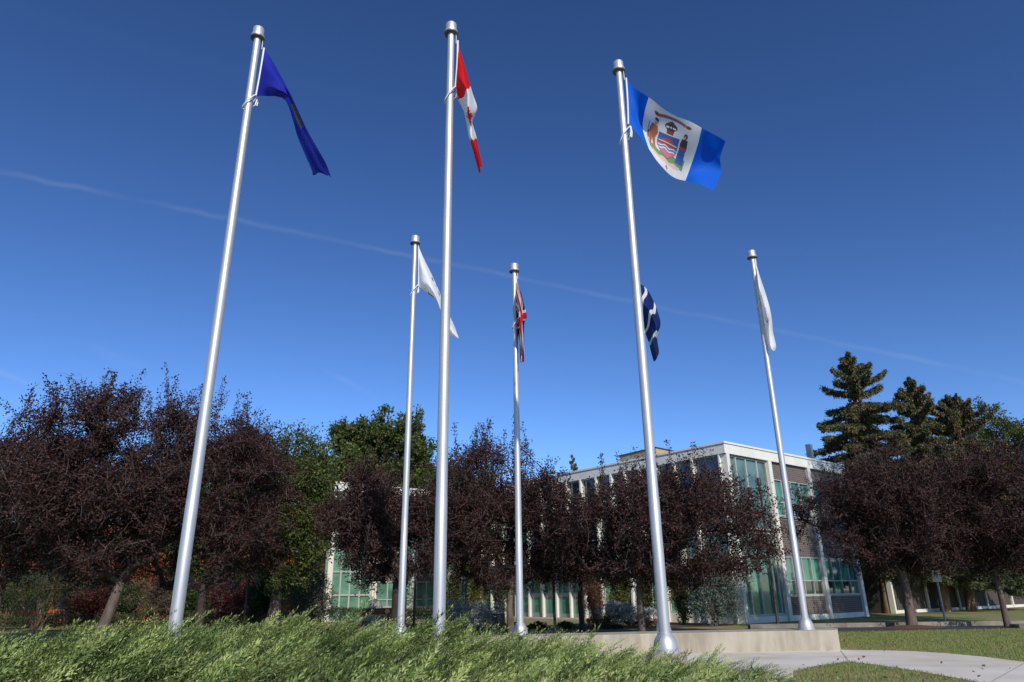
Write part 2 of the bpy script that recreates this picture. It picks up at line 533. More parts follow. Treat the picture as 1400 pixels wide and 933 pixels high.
# road behind the wall, with its kerb on the far side
flat_poly("road", [(-90, 26.6), (-20, 26.8), (4, 27.2), (12, 27.7), (20, 28.6), (90, 31.2), (90, 35.2), (20.7, 30.7), (13.8, 30.9), (-90, 31.0)], 0.006, "asphalt")
kb = MB()
kl = [(-90, 31.0), (13.8, 30.9), (20.7, 30.78), (90, 35.2)]
kl = [(-90, 31.0), (-14, 30.9), (9.6, 30.9), (13.8, 30.9), (20.7, 30.78), (90, 35.2)]
for a, b in zip(kl[:-1], kl[1:]):
    if a[0] == -14: continue
    kb.prism([a, b, (b[0], b[1] + 0.35), (a[0], a[1] + 0.35)], 0.0, 0.17)
tag(kb.build("kerb", "kerb_concrete"), kind='structure')

# pale concrete path: sweeps in from the right and runs along the seat wall
ZP = 0.106
pl = [(8.25, 19.0), (9.14, 18.7), (9.9, 17.9), (10.2, 16.9), (10.45, 14.9), (10.3, 12), (9.9, 8), (9.4, 4), (7.0, 4), (7.1, 8), (7.15, 11.0), (7.3, 12.4),
      (7.25, 13.8), (6.95, 15.0), (6.45, 14.95), (5.8, 14.55), (5.2, 13.8), (4.8, 12.6), (3.9, 11.2), (2.4, 10.2), (-3, 11), (-9, 12), (-14, 13), (-14, 17.2), (-3, 17.4), (2, 18), (7.6, 18.5)]
_P = [tuple(atz(x, y, 0.1)[:2]) for x, y in ((1146, 889), (1200, 889.5), (1250, 891), (1290, 893.5), (1345, 898.5), (1400, 905.5), (1470, 917))]
_Q = [tuple(atz(x, y, 0.1)[:2]) for x, y in ((1460, 960), (1400, 946), (1330, 932), (1290, 924.5), (1250, 917.5), (1205, 910.5), (1160, 905), (1120, 910.5), (1085, 918))]
pl = _P + [(9.9, 8.0), (9.6, 4.0), (6.9, 4.0), (6.7, 8.0)] + _Q + [(4.4, 12.3), (3.9, 11.2), (2.6, 10.4), (-3, 11), (-9, 12), (-14, 13), (-14, 17.2), (-3, 17.4), (2, 18), (7.6, 18.4)]
flat_poly("path", pl, ZP, "path_concrete")
jm = MB()


def strip(m, a, b, w_, z):
    a = np.array(a[:2]); b = np.array(b[:2]); d = (b - a) / np.linalg.norm(b - a); n = np.array([-d[1], d[0]]) * w_ / 2
    m.add([(*(a - n), z), (*(b - n), z), (*(b + n), z), (*(a + n), z)], [(0, 1, 2, 3)])


for (a, b) in (((1149, 890), (1160, 904)), ((1400, 908), (1352, 935))):
    strip(jm, atz(*a, 0.1), atz(*b, 0.1), 0.012, ZP + 0.004)
jj = jm.build("path_joints", "kerb_concrete"); tag(jj, kind='structure')

# mounded planting bed that carries the junipers and the three near poles


def edge_r(y):
    return np.interp(y, [3, 4, 7, 9.3, 11, 12.5, 14], [2.2, 2.5, 3.3, 3.75, 4.0, 4.3, 4.3])


def edge_b(x):
    return np.interp(x, [-14, -6, -2, 0.5, 2.5, 5], [14.5, 14.2, 13.6, 12.6, 11.9, 11.9])


def bed_h(x, y):
    x = np.asarray(x, float); y = np.asarray(y, float)
    d = np.minimum(np.minimum(edge_r(y) - x, edge_b(x) - y), np.minimum(y - 2.6, x + 16))
    top = np.interp(x, [-9, -6, -1, 1, 2.5, 4], [0.36, 0.5, 0.47, 0.38, 0.36, 0.22])
    return 0.06 + top * sstep(d, -0.1, 1.1) + 0.03 * np.sin(x * 2.1 + y) * np.cos(y * 1.7) * (d > 0.4)


grid_obj("planting_bed", np.arange(-16.5, 5.01, 0.22), np.arange(2.4, 15, 0.22), bed_h, "soil")

# shrub bed in front of the building, mulch
flat_poly("mulch_bed", [(-1.5, 33.2), (3.2, 33.0), (8.8, 33.6), (9.6, 34.4), (10.3, 35.2), (6.2, 41.5), (3.4, 39.4), (1.6, 37.5), (-0.6, 37.2), (-4, 42), (-9, 43), (-10, 36)], 0.012, "mulch")

# seat wall (a thing)
fr = [(-4.6, 16.95), (-0.92, 17.02), (-0.1, 17.1), (1.59, 17.42), (3.34, 17.75), (6.01, 18.02), (7.68, 18.06)]
bk = [(8.12, 19.08), (6.1, 19.06), (3.2, 18.8), (1.4, 18.47), (-0.2, 18.15), (-1.0, 18.07), (-4.6, 18.0)]
wl = empty("concrete_wall", (2.0, 18.0, 0.0), "long low board-marked concrete wall carrying the rear row of flagpoles", "wall")
m = MB(); m.prism([(x - 2.0, y - 18.0) for x, y in fr + bk], -0.05, 0.55)
o = m.build("wall_body", "concrete", wl)
bv = o.modifiers.new("bevel", 'BEVEL'); bv.width = 0.018; bv.segments = 2


# ------------------------------------------------------------------ flagpoles
def pole(px_top, d, zb, label, r0=0.086, r1=0.06, az_base=None, loop=None, truck=1.0, cleat=False, pad=False):
    r = ray(*px_top)
    az = math.atan2(r[0], r[1])
    if az_base is not None: az = az_base
    x, y = d * math.sin(az), d * math.cos(az)
    H = CH + d * r[2] / math.hypot(r[0], r[1]) - zb
    root = empty("flagpole", (x, y, zb), label, "flagpole", "silver flagpoles round the seat wall")
    sh = MB()
    n = 14
    ht = H - 0.2
    sh.lathe([(r0, 0.0), (r0, 0.9), (r0 * 0.99, 2.19), (r0 * 0.955, 2.2)] + [(r0 * 0.955 + (r1 - r0 * 0.955) * (k / n) ** 1.1, 2.2 + (ht - 2.2) * k / n) for k in range(1, n + 1)], 40)
    sh.build("shaft", "brushed_aluminium", root, True)
    s = MB()
    s.lathe([(0.2, 0.0), (0.2, 0.012), (0.188, 0.016), (0.186, 0.06), (0.178, 0.064), (0.172, 0.12), (0.155, 0.175), (0.13, 0.22), (0.108, 0.245), (0.108, 0.268), (0.088, 0.275)], 48)
    s.build("base_cover", "brushed_aluminium", root, True)
    t = MB()
    q = truck
    t.lathe([(0.062 * q, ht - 0.02), (0.115 * q, ht - 0.015), (0.12 * q, ht + 0.0), (0.12 * q, ht + 0.035), (0.1 * q, ht + 0.045), (0.098 * q, ht + 0.19), (0.09 * q, ht + 0.205), (0.0, ht + 0.21)], 32)
    t.build("truck", "brushed_aluminium", root, True)
    u = MB(); u.lathe([(0.112 * q, ht - 0.032), (0.122 * q, ht - 0.028), (0.123 * q, ht - 0.004), (0.1, ht - 0.001)], 28)
    u.build("pulley_housing", "pulley_grey", root, True)
    # halyard: rope from the truck down the shaft and the sling loop below the flag
    h = MB()
    side = Vector((math.cos(-az), math.sin(-az) * 1.0, 0))       # image right
    face = Vector((-math.sin(az), -math.cos(az), 0))
    sd = Vector((math.cos(az), -math.sin(az), 0))
    p = lambda s_, f_, z_: tuple(sd * s_ + face * f_ + Vector((0, 0, z_)))
    h.tube([p(r1 + 0.03, 0.02, ht - 0.02), p(r1 + 0.035, 0.02, ht - 0.25)], 0.006, 5)
    h.build("halyard", "rope", root, True)
    if loop is not None:
        h = MB()
        zl = loop - zb
        rr = r1 * 1.2 + (r0 - r1) * 0.2
        ring = [p(math.cos(a) * (rr + 0.035) + 0.02, math.sin(a) * (rr + 0.03), zl - 0.12 + 0.17 * math.cos(a)) for a in np.linspace(0, 2 * PI, 22)]
        h.tube(ring, 0.011, 6)
        h.tube([p(rr + 0.05, 0.03, zl + 0.06), p(rr + 0.06, 0.05, zl - 0.05), p(rr + 0.035, 0.06, zl - 0.2), p(rr + 0.0, 0.06, zl - 0.26)], 0.012, 6)
        h.tube([p(rr + 0.06, 0.02, zl + 0.05), p(rr + 0.075, 0.02, zl - 0.08), p(rr + 0.06, 0.03, zl - 0.2)], 0.012, 6)
        h.build("rope_sling", "rope", root, True)
    if cleat:
        c = MB(); c.tube([p(-r0 - 0.005, 0.04, 1.32), p(-r0 - 0.03, 0.04, 1.32)], 0.018, 8)
        c.tube([p(-r0 - 0.03, 0.04, 1.22), p(-r0 - 0.035, 0.04, 1.42)], [0.008, 0.012], 8)
        c.build("cleat", "dark_post_paint", root, True)
    if pad:
        f_ = MB(); f_.lathe([(0.29, -0.5), (0.29, -0.012), (0.28, 0.0)], 36)
        f_.build("footing", "concrete", root, True)
    return root, (x, y, zb, H)


def hoist_z(px, y, d):
    r = ray(px, y)
    return CH + d * r[2] / math.hypot(r[0], r[1])


POLES = {}
for k, (pt, d, zb, lab, lp_, tr, kw) in dict(
    A=((354, 40), 11.03, 0.58, "tall silver flagpole flying the deep blue flag, foot deep in juniper", (349, 133), 1.0, dict(pad=True)),
    B=((617, 34), 10.06, 0.56, "tallest looking silver flagpole, flying the red and white flag", (620, 122), 1.0, dict(pad=True)),
    C=((845, 86), 11.29, 0.625, "silver flagpole flying the blue and white crest flag, foot at the juniper edge", (856, 178), 1.0, dict(pad=True, cleat=True)),
    D=((568, 324), 17.9, 0.55, "distant silver flagpole with a white flag passing behind the red and white flag's pole", (571, 392), 1.15, {}),
    E=((703, 362), 17.65, 0.552, "thin silver flagpole on the concrete wall with the furled union flag", (705, 436), 1.15, {}),
    F=((1027, 344), 19.75, 0.552, "silver flagpole near the right end of the concrete wall, limp white flag", (1037, 410), 1.15, {}),
    G=((867.2, 368), 19.3, 0.552, "silver flagpole almost hidden behind the crest flag's pole, navy striped flag", (869, 450), 0.85, {}),
).items():
    POLES[k] = pole(pt, d, zb, lab, loop=hoist_z(lp_[0], lp_[1], d), truck=tr, az_base=(math.atan2(ray(907.3, 862)[0], ray(907.3, 862)[1]) if k == 'G' else None), **kw)


# ------------------------------------------------------------------ flags
def catmull(P, t):
    """P (n,...) control along axis 0 at uniform knots, t in 0..n-1"""
    n = len(P)
    i = np.clip(np.floor(t).astype(int), 0, n - 2)
    f = (t - i)
    f = f.reshape(f.shape + (1,) * (P.ndim - 1))
    Pm = np.concatenate([[2 * P[0] - P[1]], P, [2 * P[-1] - P[-2]]])
    p0, p1, p2, p3 = Pm[i], Pm[i + 1], Pm[i + 2], Pm[i + 3]
    return 0.5 * (2 * p1 + (p2 - p0) * f + (2 * p0 - 5 * p1 + 4 * p2 - p3) * f ** 2 + (3 * p1 - p0 - 3 * p2 + p3) * f ** 3)


def flagmat(name):
    m, t, p = base(name, (1, 1, 1), 0.7, 0, 0.25)
    a = N(t, "ShaderNodeVertexColor"); a.layer_name = "dye"
    tcn = N(t, "ShaderNodeTexCoord")
    t.links.new(a.outputs[0], p.inputs["Base Color"])
    tr = N(t, "ShaderNodeBsdfTranslucent"); t.links.new(a.outputs[0], tr.inputs[0])
    mx = N(t, "ShaderNodeMixShader"); mx.inputs[0].default_value = 0.4
    t.links.new(p.outputs[0], mx.inputs[1]); t.links.new(tr.outputs[0], mx.inputs[2])
    t.links.new(mx.outputs[0], t.nodes["Material Output"].inputs[0])
    return m


FM = flagmat("dyed_nylon")


def flag(name, Y, ctrl, paint, label, us=None, ripple=None, nu=220, nv=120, tape=True):
    """ctrl: rows along the fly; each row = list of (px, py, dY) from hoist top to bottom edge"""
    root = None
    C_ = np.array([[at(px, py, Y + dy) for (px, py, dy) in row] for row in ctrl])   # (nu_c, nv_c, 3)
    us = np.array(us if us is not None else np.linspace(0, 1, len(ctrl)))
    u = np.linspace(0, 1, nu); v = np.linspace(0, 1, nv)
    tu = np.interp(u, us, np.arange(len(ctrl)))
    A_ = catmull(C_, tu)                        # (nu, nv_c, 3)
    A_ = np.swapaxes(A_, 0, 1)
    B_ = catmull(A_, v * (C_.shape[1] - 1))      # (nv, nu, 3)
    U, Vv = np.meshgrid(u, v)
    if ripple is not None:
        B_ = B_ + ripple(U, Vv)[..., :]
    org = C_[0, 0].copy()
    P = (B_ - org).reshape(-1, 3)
    idx = np.arange(nu * nv).reshape(nv, nu)
    F = np.stack([idx[:-1, :-1], idx[:-1, 1:], idx[1:, 1:], idx[1:, :-1]], axis=-1).reshape(-1, 4)
    me = bpy.data.meshes.new("cloth")
    me.from_pydata(P.tolist(), [], F.tolist())
    me.materials.append(FM)
    me.polygons.foreach_set("use_smooth", [True] * len(me.polygons))
    ca = me.color_attributes.new("dye", 'FLOAT_COLOR', 'POINT')
    col = np.ones((nv, nu, 4)); col[..., :3] = paint(U, Vv)
    ca.data.foreach_set("color", col.astype(np.float32).ravel())
    me.update()
    root = empty(name, org, label, "flag")
    o = bpy.data.objects.new("cloth", me); COL.objects.link(o); o.parent = root
    if tape:
        t = MB()
        edge = [tuple(q - org) for q in B_[:, 0][::8]] + [tuple(B_[-1, 0] - org)]
        t.tube(edge, 0.016 if Y < 14 else 0.014, 6)
        t.build("hoist_tape", "rope", root, True)
    return root


def L3(r, g, b):
    return np.array(lin((r / 255, g / 255, b / 255)))


def in_poly(U, V, pts):
    r = np.zeros(U.shape, bool)
    n = len(pts)
    for i in range(n):
        x0, y0 = pts[i]; x1, y1 = pts[(i + 1) % n]
        if y0 == y1: continue
        c = ((y0 > V) != (y1 > V)) & (U < (x1 - x0) * (V - y0) / (y1 - y0) + x0)
        r ^= c
    return r


def ell(U, V, cx, cy, rx, ry):
    return ((U - cx) / rx) ** 2 + ((V - cy) / ry) ** 2 < 1


def paint_crest(U, V):
    c = np.zeros(U.shape + (3,)); c[:] = L3(0, 98, 218)
    c[(U > 0.25) & (U < 0.75)] = (0.8, 0.8, 0.8)
    # local crest coordinates: x right -1..1, y down -1..1 (flag is 2 x 1)
    X = (U - 0.5) * 2 / 0.42
    Yy = (V - 0.5) / 0.42
    br, or_, dk, gr = L3(175, 95, 75), L3(190, 100, 60), L3(70, 40, 50), L3(110, 150, 90)
    # ground mound with plants and the lower scroll
    mound = ((Yy > 0.56 + 0.16 * X * X * -1 + 0.05 * np.sin(X * 14)) & (Yy < 0.80 + 0.05 * np.sin(X * 9)) & (abs(X) < 0.86))
    c[mound] = gr
    scroll = (Yy > 0.78 - 0.12 * X * X + 0.03 * np.sin(X * 12)) & (Yy < 0.93 - 0.12 * X * X) & (abs(X) < 0.7)
    c[scroll] = L3(232, 195, 180)
    c[in_poly(X, Yy, [(0.0, 0.95), (0.08, 1.04), (0.0, 1.13), (-0.08, 1.04)])] = L3(200, 110, 80)
    # shield
    sh = in_poly(X, Yy, [(-0.38, -0.22), (0.38, -0.22), (0.38, 0.3), (0.3, 0.52), (0.0, 0.72), (-0.3, 0.52), (-0.38, 0.3)])
    c[sh] = L3(205, 110, 130)
    c[sh & (Yy < 0.12)] = L3(40, 100, 180)
    c[sh & ell(X, Yy, 0, 0.12, 0.24, 0.22) & (Yy < 0.12)] = L3(200, 80, 40)
    c[sh & (Yy > 0.1) & (Yy < 0.24)] = L3(175, 60, 60)
    c[sh & (abs(Yy - 0.1) < 0.022)] = (0.8, 0.8, 0.8)
    wv = Yy - 0.34 - 0.035 * np.sin(X * 17)
    c[sh & (abs(wv) < 0.085)] = (0.8, 0.8, 0.8)
    c[sh & (abs(wv) < 0.03)] = L3(50, 100, 180)
    edge = in_poly(X, Yy, [(-0.41, -0.25), (0.41, -0.25), (0.41, 0.31), (0.32, 0.54), (0.0, 0.76), (-0.32, 0.54), (-0.41, 0.31)]) & ~sh
    c[edge] = L3(120, 80, 100)
    # helm-like crest above the shield with a ring of roses
    c[in_poly(X, Yy, [(-0.16, -0.56), (0.16, -0.56), (0.13, -0.3), (-0.13, -0.3)])] = L3(150, 55, 40)
    c[ell(X, Yy, 0, -0.64, 0.25, 0.17)] = dk
    for k in range(5):
        a = PI * (0.08 + 0.21 * k)
        c[ell(X, Yy, -0.17 * math.cos(a), -0.6 - 0.03 * math.sin(a), 0.035, 0.045)] = (0.85, 0.85, 0.8)
    c[in_poly(X, Yy, [(-0.24, -0.72), (0.0, -0.92), (0.24, -0.72), (0.0, -0.78)])] = L3(110, 60, 40)
    # left supporter in brown leather with a rifle
    c[in_poly(X, Yy, [(-0.76, -0.42), (-0.52, -0.44), (-0.44, -0.15), (-0.5, 0.12), (-0.46, 0.56), (-0.55, 0.58), (-0.62, 0.2), (-0.7, 0.58), (-0.79, 0.56), (-0.78, 0.1), (-0.84, -0.1)])] = or_
    c[ell(X, Yy, -0.6, -0.52, 0.075, 0.1)] = L3(215, 165, 140)
    c[in_poly(X, Yy, [(-0.7, -0.6), (-0.5, -0.6), (-0.53, -0.72), (-0.67, -0.72)])] = dk
    c[in_poly(X, Yy, [(-0.9, -0.4), (-0.87, -0.4), (-0.86, 0.56), (-0.9, 0.56)])] = L3(150, 80, 60)
    c[in_poly(X, Yy, [(-0.86, 0.0), (-0.8, 0.0), (-0.8, 0.35), (-0.86, 0.4)])] = L3(160, 70, 50)
    # right supporter: robed figure with dark hair and long blue skirt
    c[in_poly(X, Yy, [(0.5, -0.3), (0.74, -0.3), (0.78, 0.0), (0.74, 0.1), (0.48, 0.1), (0.46, -0.1)])] = dk
    c[in_poly(X, Yy, [(0.48, 0.0), (0.78, 0.0), (0.78, 0.1), (0.46, 0.1)])] = L3(190, 70, 60)
    c[ell(X, Yy, 0.62, -0.42, 0.085, 0.12)] = L3(45, 30, 40)
    c[ell(X, Yy, 0.6, -0.38, 0.045, 0.07)] = L3(210, 160, 140)
    c[in_poly(X, Yy, [(0.48, 0.1), (0.76, 0.1), (0.8, 0.66), (0.42, 0.66)])] = L3(30, 90, 175)
    # top scroll with its dark lettering strokes
    rr = np.sqrt(X ** 2 + ((Yy + 0.1) / 0.92) ** 2)
    an = np.arctan2(X, -(Yy + 0.1))
    sc_ = (rr > 0.93) & (rr < 1.07) & (abs(an) < 0.62)
    c[sc_] = L3(190, 120, 115)
    c[sc_ & (rr > 0.965) & (rr < 1.035) & (np.sin(an * 62) > 0.15)] = dk
    for s_ in (-1, 1):
        c[ell(X, Yy, s_ * 0.66, -0.86, 0.13, 0.08)] = L3(165, 85, 80)
        c[ell(X, Yy, s_ * 0.66, -0.86, 0.06, 0.035)] = dk
    cr_ = (abs(X) < 1.0) & (abs(Yy) < 1.15)
    c[cr_] = c[cr_] * 0.94 + 0.8 * 0.06
    return c


def paint_canada(U, V):
    c = np.zeros(U.shape + (3,)); c[:] = L3(215, 22, 28)
    c[(U > 0.25) & (U < 0.75)] = (0.8, 0.8, 0.8)
    X = (U - 0.5) * 2; Yy = (V - 0.5)
    leaf = [(0, -0.40), (0.07, -0.27), (0.14, -0.31), (0.11, -0.08), (0.2, -0.18), (0.225, -0.12), (0.33, -0.14), (0.3, -0.03), (0.34, 0.0), (0.18, 0.14), (0.2, 0.21), (0.02, 0.19), (0.03, 0.38)]
    leaf = [(x * 0.62, y * 0.7) for x, y in leaf]
    pts = leaf + [(-x, y) for x, y in leaf[::-1]]
    c[in_poly(X, Yy, pts)] = L3(215, 22, 28)
    return c


def paint_alberta(U, V):
    c = np.zeros(U.shape + (3,)); c[:] = L3(34, 42, 160)
    X = (U - 0.5) * 2; Yy = (V - 0.5)
    sh = in_poly(X, Yy, [(-0.15, -0.16), (0.15, -0.16), (0.15, 0.12), (0.0, 0.26), (-0.15, 0.12)])
    c[sh] = L3(95, 90, 70)
    return c


def paint_union(U, V):
    c = np.zeros(U.shape + (3,)); c[:] = L3(22, 28, 80)
    X = (U - 0.5) * 2; Yy = (V - 0.5)
    for s_ in (-1, 1):
        d = abs(Yy - s_ * X * 0.5) / math.sqrt(1.25)
        c[d < 0.10] = (0.8, 0.8, 0.8)
    for s_ in (-1, 1):
        d = (Yy - s_ * X * 0.5) / math.sqrt(1.25)
        c[(d * np.sign(X) * s_ > 0.0) & (abs(d) < 0.065)] = L3(205, 25, 40)
    c[(abs(X) < 0.17) | (abs(Yy) < 0.17)] = (0.8, 0.8, 0.8)
    c[(abs(X) < 0.1) | (abs(Yy) < 0.1)] = L3(205, 25, 40)
    return c


def paint_navy(U, V):
    c = np.zeros(U.shape + (3,)); c[:] = L3(20, 42, 105)
    Yy = V - 0.5
    for k in (0.17, 0.43, 0.69):
        c[abs(U - k - 0.03 * np.sin(V * 9)) < 0.032] = (0.8, 0.8, 0.8)
    return c


def paint_white_text(U, V):
    c = np.ones(U.shape + (3,)) * 0.9
    b = (V > 0.06) & (V < 0.15) & (U > 0.3) & (U < 0.6)
    c[b & (np.sin(U * 95) > 0.1) & ((np.sin(U * 41) > -0.2) | (V < 0.1))] = L3(40, 80, 150)
    b = (V > 0.9) & (V < 0.98) & (U > 0.3) & (U < 0.62)
    c[b] = L3(40, 110, 185)
    c[ell((U - 0.6) * 2, V - 0.93, 0, 0, 0.06, 0.06)] = (0.82, 0.82, 0.82)
    return c


def paint_white_mark(U, V):
    c = np.ones(U.shape + (3,)) * 0.9
    c[ell((U - 0.5) * 2, V - 0.5, 0, 0, 0.2, 0.16) & ~ell((U - 0.5) * 2, V - 0.5, 0, 0, 0.17, 0.13)] = L3(110, 110, 170)
    c[(abs(V - 0.5) < 0.02) & (abs(U - 0.5) < 0.14)] = L3(60, 60, 140)
    return c


def rip(ax, ay, az_, fu, fv, ph=0.0, grow=True):
    def f(U, V):
        a = (np.minimum(U * 4, 1) if grow else 1)
        s1 = np.sin(fu * U + fv * V + ph) * a
        s2 = np.sin(fu * 1.7 * U - fv * 0.6 * V + ph * 2 + 1) * a * 0.45
        return (s1 + s2)[..., None] * np.array([ax, ay, az_])
    return f


Yp = {k: POLES[k][1][1] for k in POLES}
# A: blue provincial flag, streaming down and folded
flag("blue_flag", Yp['A'], [
    [(361, 66, -.05), (356, 98, -.07), (350, 131, -.05)],
    [(372, 83, .0), (369, 106, -.22), (364, 131, -.1)],
    [(384, 104, .02), (382, 119, -.38), (378, 131.5, -.2)],
    [(396, 126, -.35), (396, 134, -.25), (391, 139, .05)],
    [(409, 153, -.4), (407, 160, -.1), (401, 165, .35)],
    [(422, 181, -.4), (418, 187, -.05), (408, 188, .4)],
    [(435, 205, -.35), (427, 208, .1), (418, 214, .5)],
    [(445, 224, -.3), (435, 229, .1), (424, 230, .45)],
    [(453, 243, -.25), (443, 238, .05), (427, 239, .35)]],
    paint_alberta, "deep blue flag streaming down from the leftmost pole", ripple=rip(0.006, 0.035, 0.004, 9, 12, .3))
# B: red and white maple leaf flag, hanging almost edge on
flag("red_white_flag", Yp['B'], [
    [(626, 56, -.05), (625, 88, -.06), (622.5, 120, -.05)],
    [(630, 72, .0), (629, 100, -.22), (624, 122, -.1)],
    [(636, 92, .05), (633, 110, -.35), (626, 131, .0)],
    [(646, 127, .1), (640, 128, -.4), (628, 141, .1)],
    [(653, 150, .0), (640, 150, -.5), (633, 150, .1)],
    [(646, 166, .2), (644, 170, -.3), (638, 171, .1)],
    [(650.5, 185, .15), (645, 187, -.35), (641, 187, .1)],
    [(655, 205, .1), (652, 206, -.4), (647, 207, .1)],
    [(660, 227, .1), (657, 231, -.3), (656, 240, .0)]],
    paint_canada, "red and white maple leaf flag folded nearly edge on, beside the tallest pole", us=[0, .1, .18, .27, .42, .58, .72, .86, 1], ripple=rip(0.006, 0.03, 0.003, 10, 14, 1.0))
# C: blue white blue flag with the coat of arms, well spread
flag("crest_flag", Yp['C'], [
    [(856, 107, -0.043), (857.5, 128, -0.058), (858.5, 150, -0.058), (859, 170, -0.043)],
    [(869, 121, -0.115), (867.5, 140, -0.036), (867, 159, -0.014), (872, 183, -0.086)],
    [(886.5, 135, -0.259), (881, 155, -0.043), (879.5, 175, 0.036), (887, 204, -0.086)],
    [(903, 146, -0.331), (897, 171, -0.086), (892, 195, 0.086), (899, 223, 0.000)],
    [(922, 155.5, -0.360), (916.5, 181, -0.101), (911, 206, 0.108), (911, 235, 0.072)],
    [(941, 165.5, -0.346), (936, 190, -0.108), (929, 216, 0.101), (923, 241.5, 0.158)],
    [(959, 176, -0.302), (953.5, 199, -0.086), (945.5, 224, 0.108), (937, 247.5, 0.202)],
    [(974, 184, -0.274), (972, 205, -0.058), (965, 230, 0.122), (956, 253, 0.086)],
    [(992, 193, -0.216), (985, 216, 0.000), (985, 237, 0.144), (975, 262, -0.014)]],
    paint_crest, "blue white blue flag with a coat of arms, spread in the wind", nu=420, nv=230, ripple=rip(0.004, 0.045, 0.01, 11, 5, 2.2))
# D: white flag passing behind pole B
flag("white_flag", Yp['D'], [
    [(572.2, 337, -.05), (572.3, 364, -.06), (572, 391, -.05)],
    [(579, 353, .0), (578, 375, -.3), (578, 396, -.1)],
    [(589, 373, .1), (587, 388, -.4), (584, 401, .0)],
    [(599, 395, .1), (597, 407, -.4), (597, 412, .1)],
    [(608, 416, .2), (605, 430, -.4), (605, 436, .1)],
    [(615, 433, .1), (612, 446, -.3), (611, 457, .0)],
    [(621, 446, .1), (619, 454, -.3), (619, 459, .0)],
    [(627, 461, .0), (626.5, 462, -.2), (625, 463.5, .0)]],
    paint_white_text, "white flag with faint blue lettering, its middle hidden behind a nearer pole", us=[0, .14, .3, .45, .6, .75, .87, 1], ripple=rip(0.005, 0.04, 0.003, 9, 11, .5))
# E: union flag hanging limp
flag("union_flag", Yp['E'], [
    [(706, 378, -.06), (705.8, 396, -.1), (705.3, 418, -.06)],
    [(709, 391, .05), (707.5, 405, -.4), (706, 424, .0)],
    [(713.5, 404, .1), (710, 414, -.45), (706, 430, .1)],
    [(717, 418, .1), (712, 424, -.5), (706.5, 438, .1)],
    [(720, 431, .1), (713, 437, -.5), (707, 446, .1)],
    [(716.5, 441, .0), (712, 446, -.5), (707.5, 454, .1)],
    [(717, 458, .1), (713, 460, -.4), (708.5, 466, .1)],
    [(717, 477, .1), (714, 478, -.4), (710, 482, .1)],
    [(716.4, 495, .0), (714, 495, -.3), (711.5, 495.5, .0)]],
    paint_union, "red white and navy union flag hanging limp against its thin pole", ripple=rip(0.012, 0.05, 0.0, 12, 16, .9))
# F: white limp flag on the right
flag("white_flag", Yp['F'], [
    [(1032, 354, -.05), (1035, 378, -.07), (1038.5, 405, -.05)],
    [(1036, 368, .0), (1037, 390, -.3), (1040, 412, .0)],
    [(1041, 385, .1), (1041, 402, -.4), (1041.5, 420, .05)],
    [(1047, 405, .1), (1045, 418, -.4), (1043, 428, .1)],
    [(1053, 425, .0), (1048, 432, -.5), (1044, 436, .0)],
    [(1056, 438, .0), (1050, 444, -.3), (1045, 446, .1)],
    [(1057.5, 455, .1), (1052, 458, -.3), (1047, 460, .1)],
    [(1060.5, 472, .05), (1055, 474, -.3), (1050, 475, .1)],
    [(1060, 479, .0), (1057, 480, -.2), (1053, 478, .0)]],
    paint_white_mark, "limp white flag hanging from the pole furthest right", ripple=rip(0.004, 0.04, 0.002, 9, 10, 1.7))
# G: navy flag with white bars behind pole C
flag("navy_flag", Yp['G'], [
    [(873, 387, -.05), (872, 406, -.06), (871, 428, -.05)],
    [(880, 391, .05), (878, 408, -.35), (874, 434, .1)],
    [(887, 399, .1), (883, 416, -.4), (877, 442, .1)],
    [(893, 411, .1), (888, 427, -.45), (881, 450, .1)],
    [(898, 424, .0), (893, 438, -.4), (883, 457, .1)],
    [(903, 443, .0), (896, 452, -.5), (885.5, 464, .1)],
    [(899, 461, .1), (894, 466, -.4), (888, 473, .1)],
    [(901, 480, .05), (897, 483, -.4), (890.5, 484, .1)],
    [(899, 488, .0), (897, 492, -.3), (893.5, 495.5, .0)]],
    paint_navy, "navy flag with white bars hanging limp behind the crest flag's pole", ripple=rip(0.006, 0.05, 0.002, 10, 14, .2))


# ------------------------------------------------------------------ buildings
def wall_frame(P, az):
    """matrix: local x along the facade, local y = into the building, z up (az clockwise from +Y, degrees)"""
    a = math.radians(az)
    return P, math.pi / 2 - a


AZL, AZR = -35.0, 47.0
dL = np.array([math.sin(math.radians(AZL)), math.cos(math.radians(AZL))])
dR = np.array([math.sin(math.radians(AZR)), math.cos(math.radians(AZR))])
C0 = np.array([10.78, 35.54])
LL = 23.4
C1 = C0 + dL * LL
W2 = np.array([-11.75, 47.0]) - dR * 0.5
RL = 12.25
C2 = C0 + dR * RL
HR = 8.7
bld = empty("office_building", (C0[0], C0[1], 0), "two storey modern building with white frame, green glazing and brown brick panels", "building")


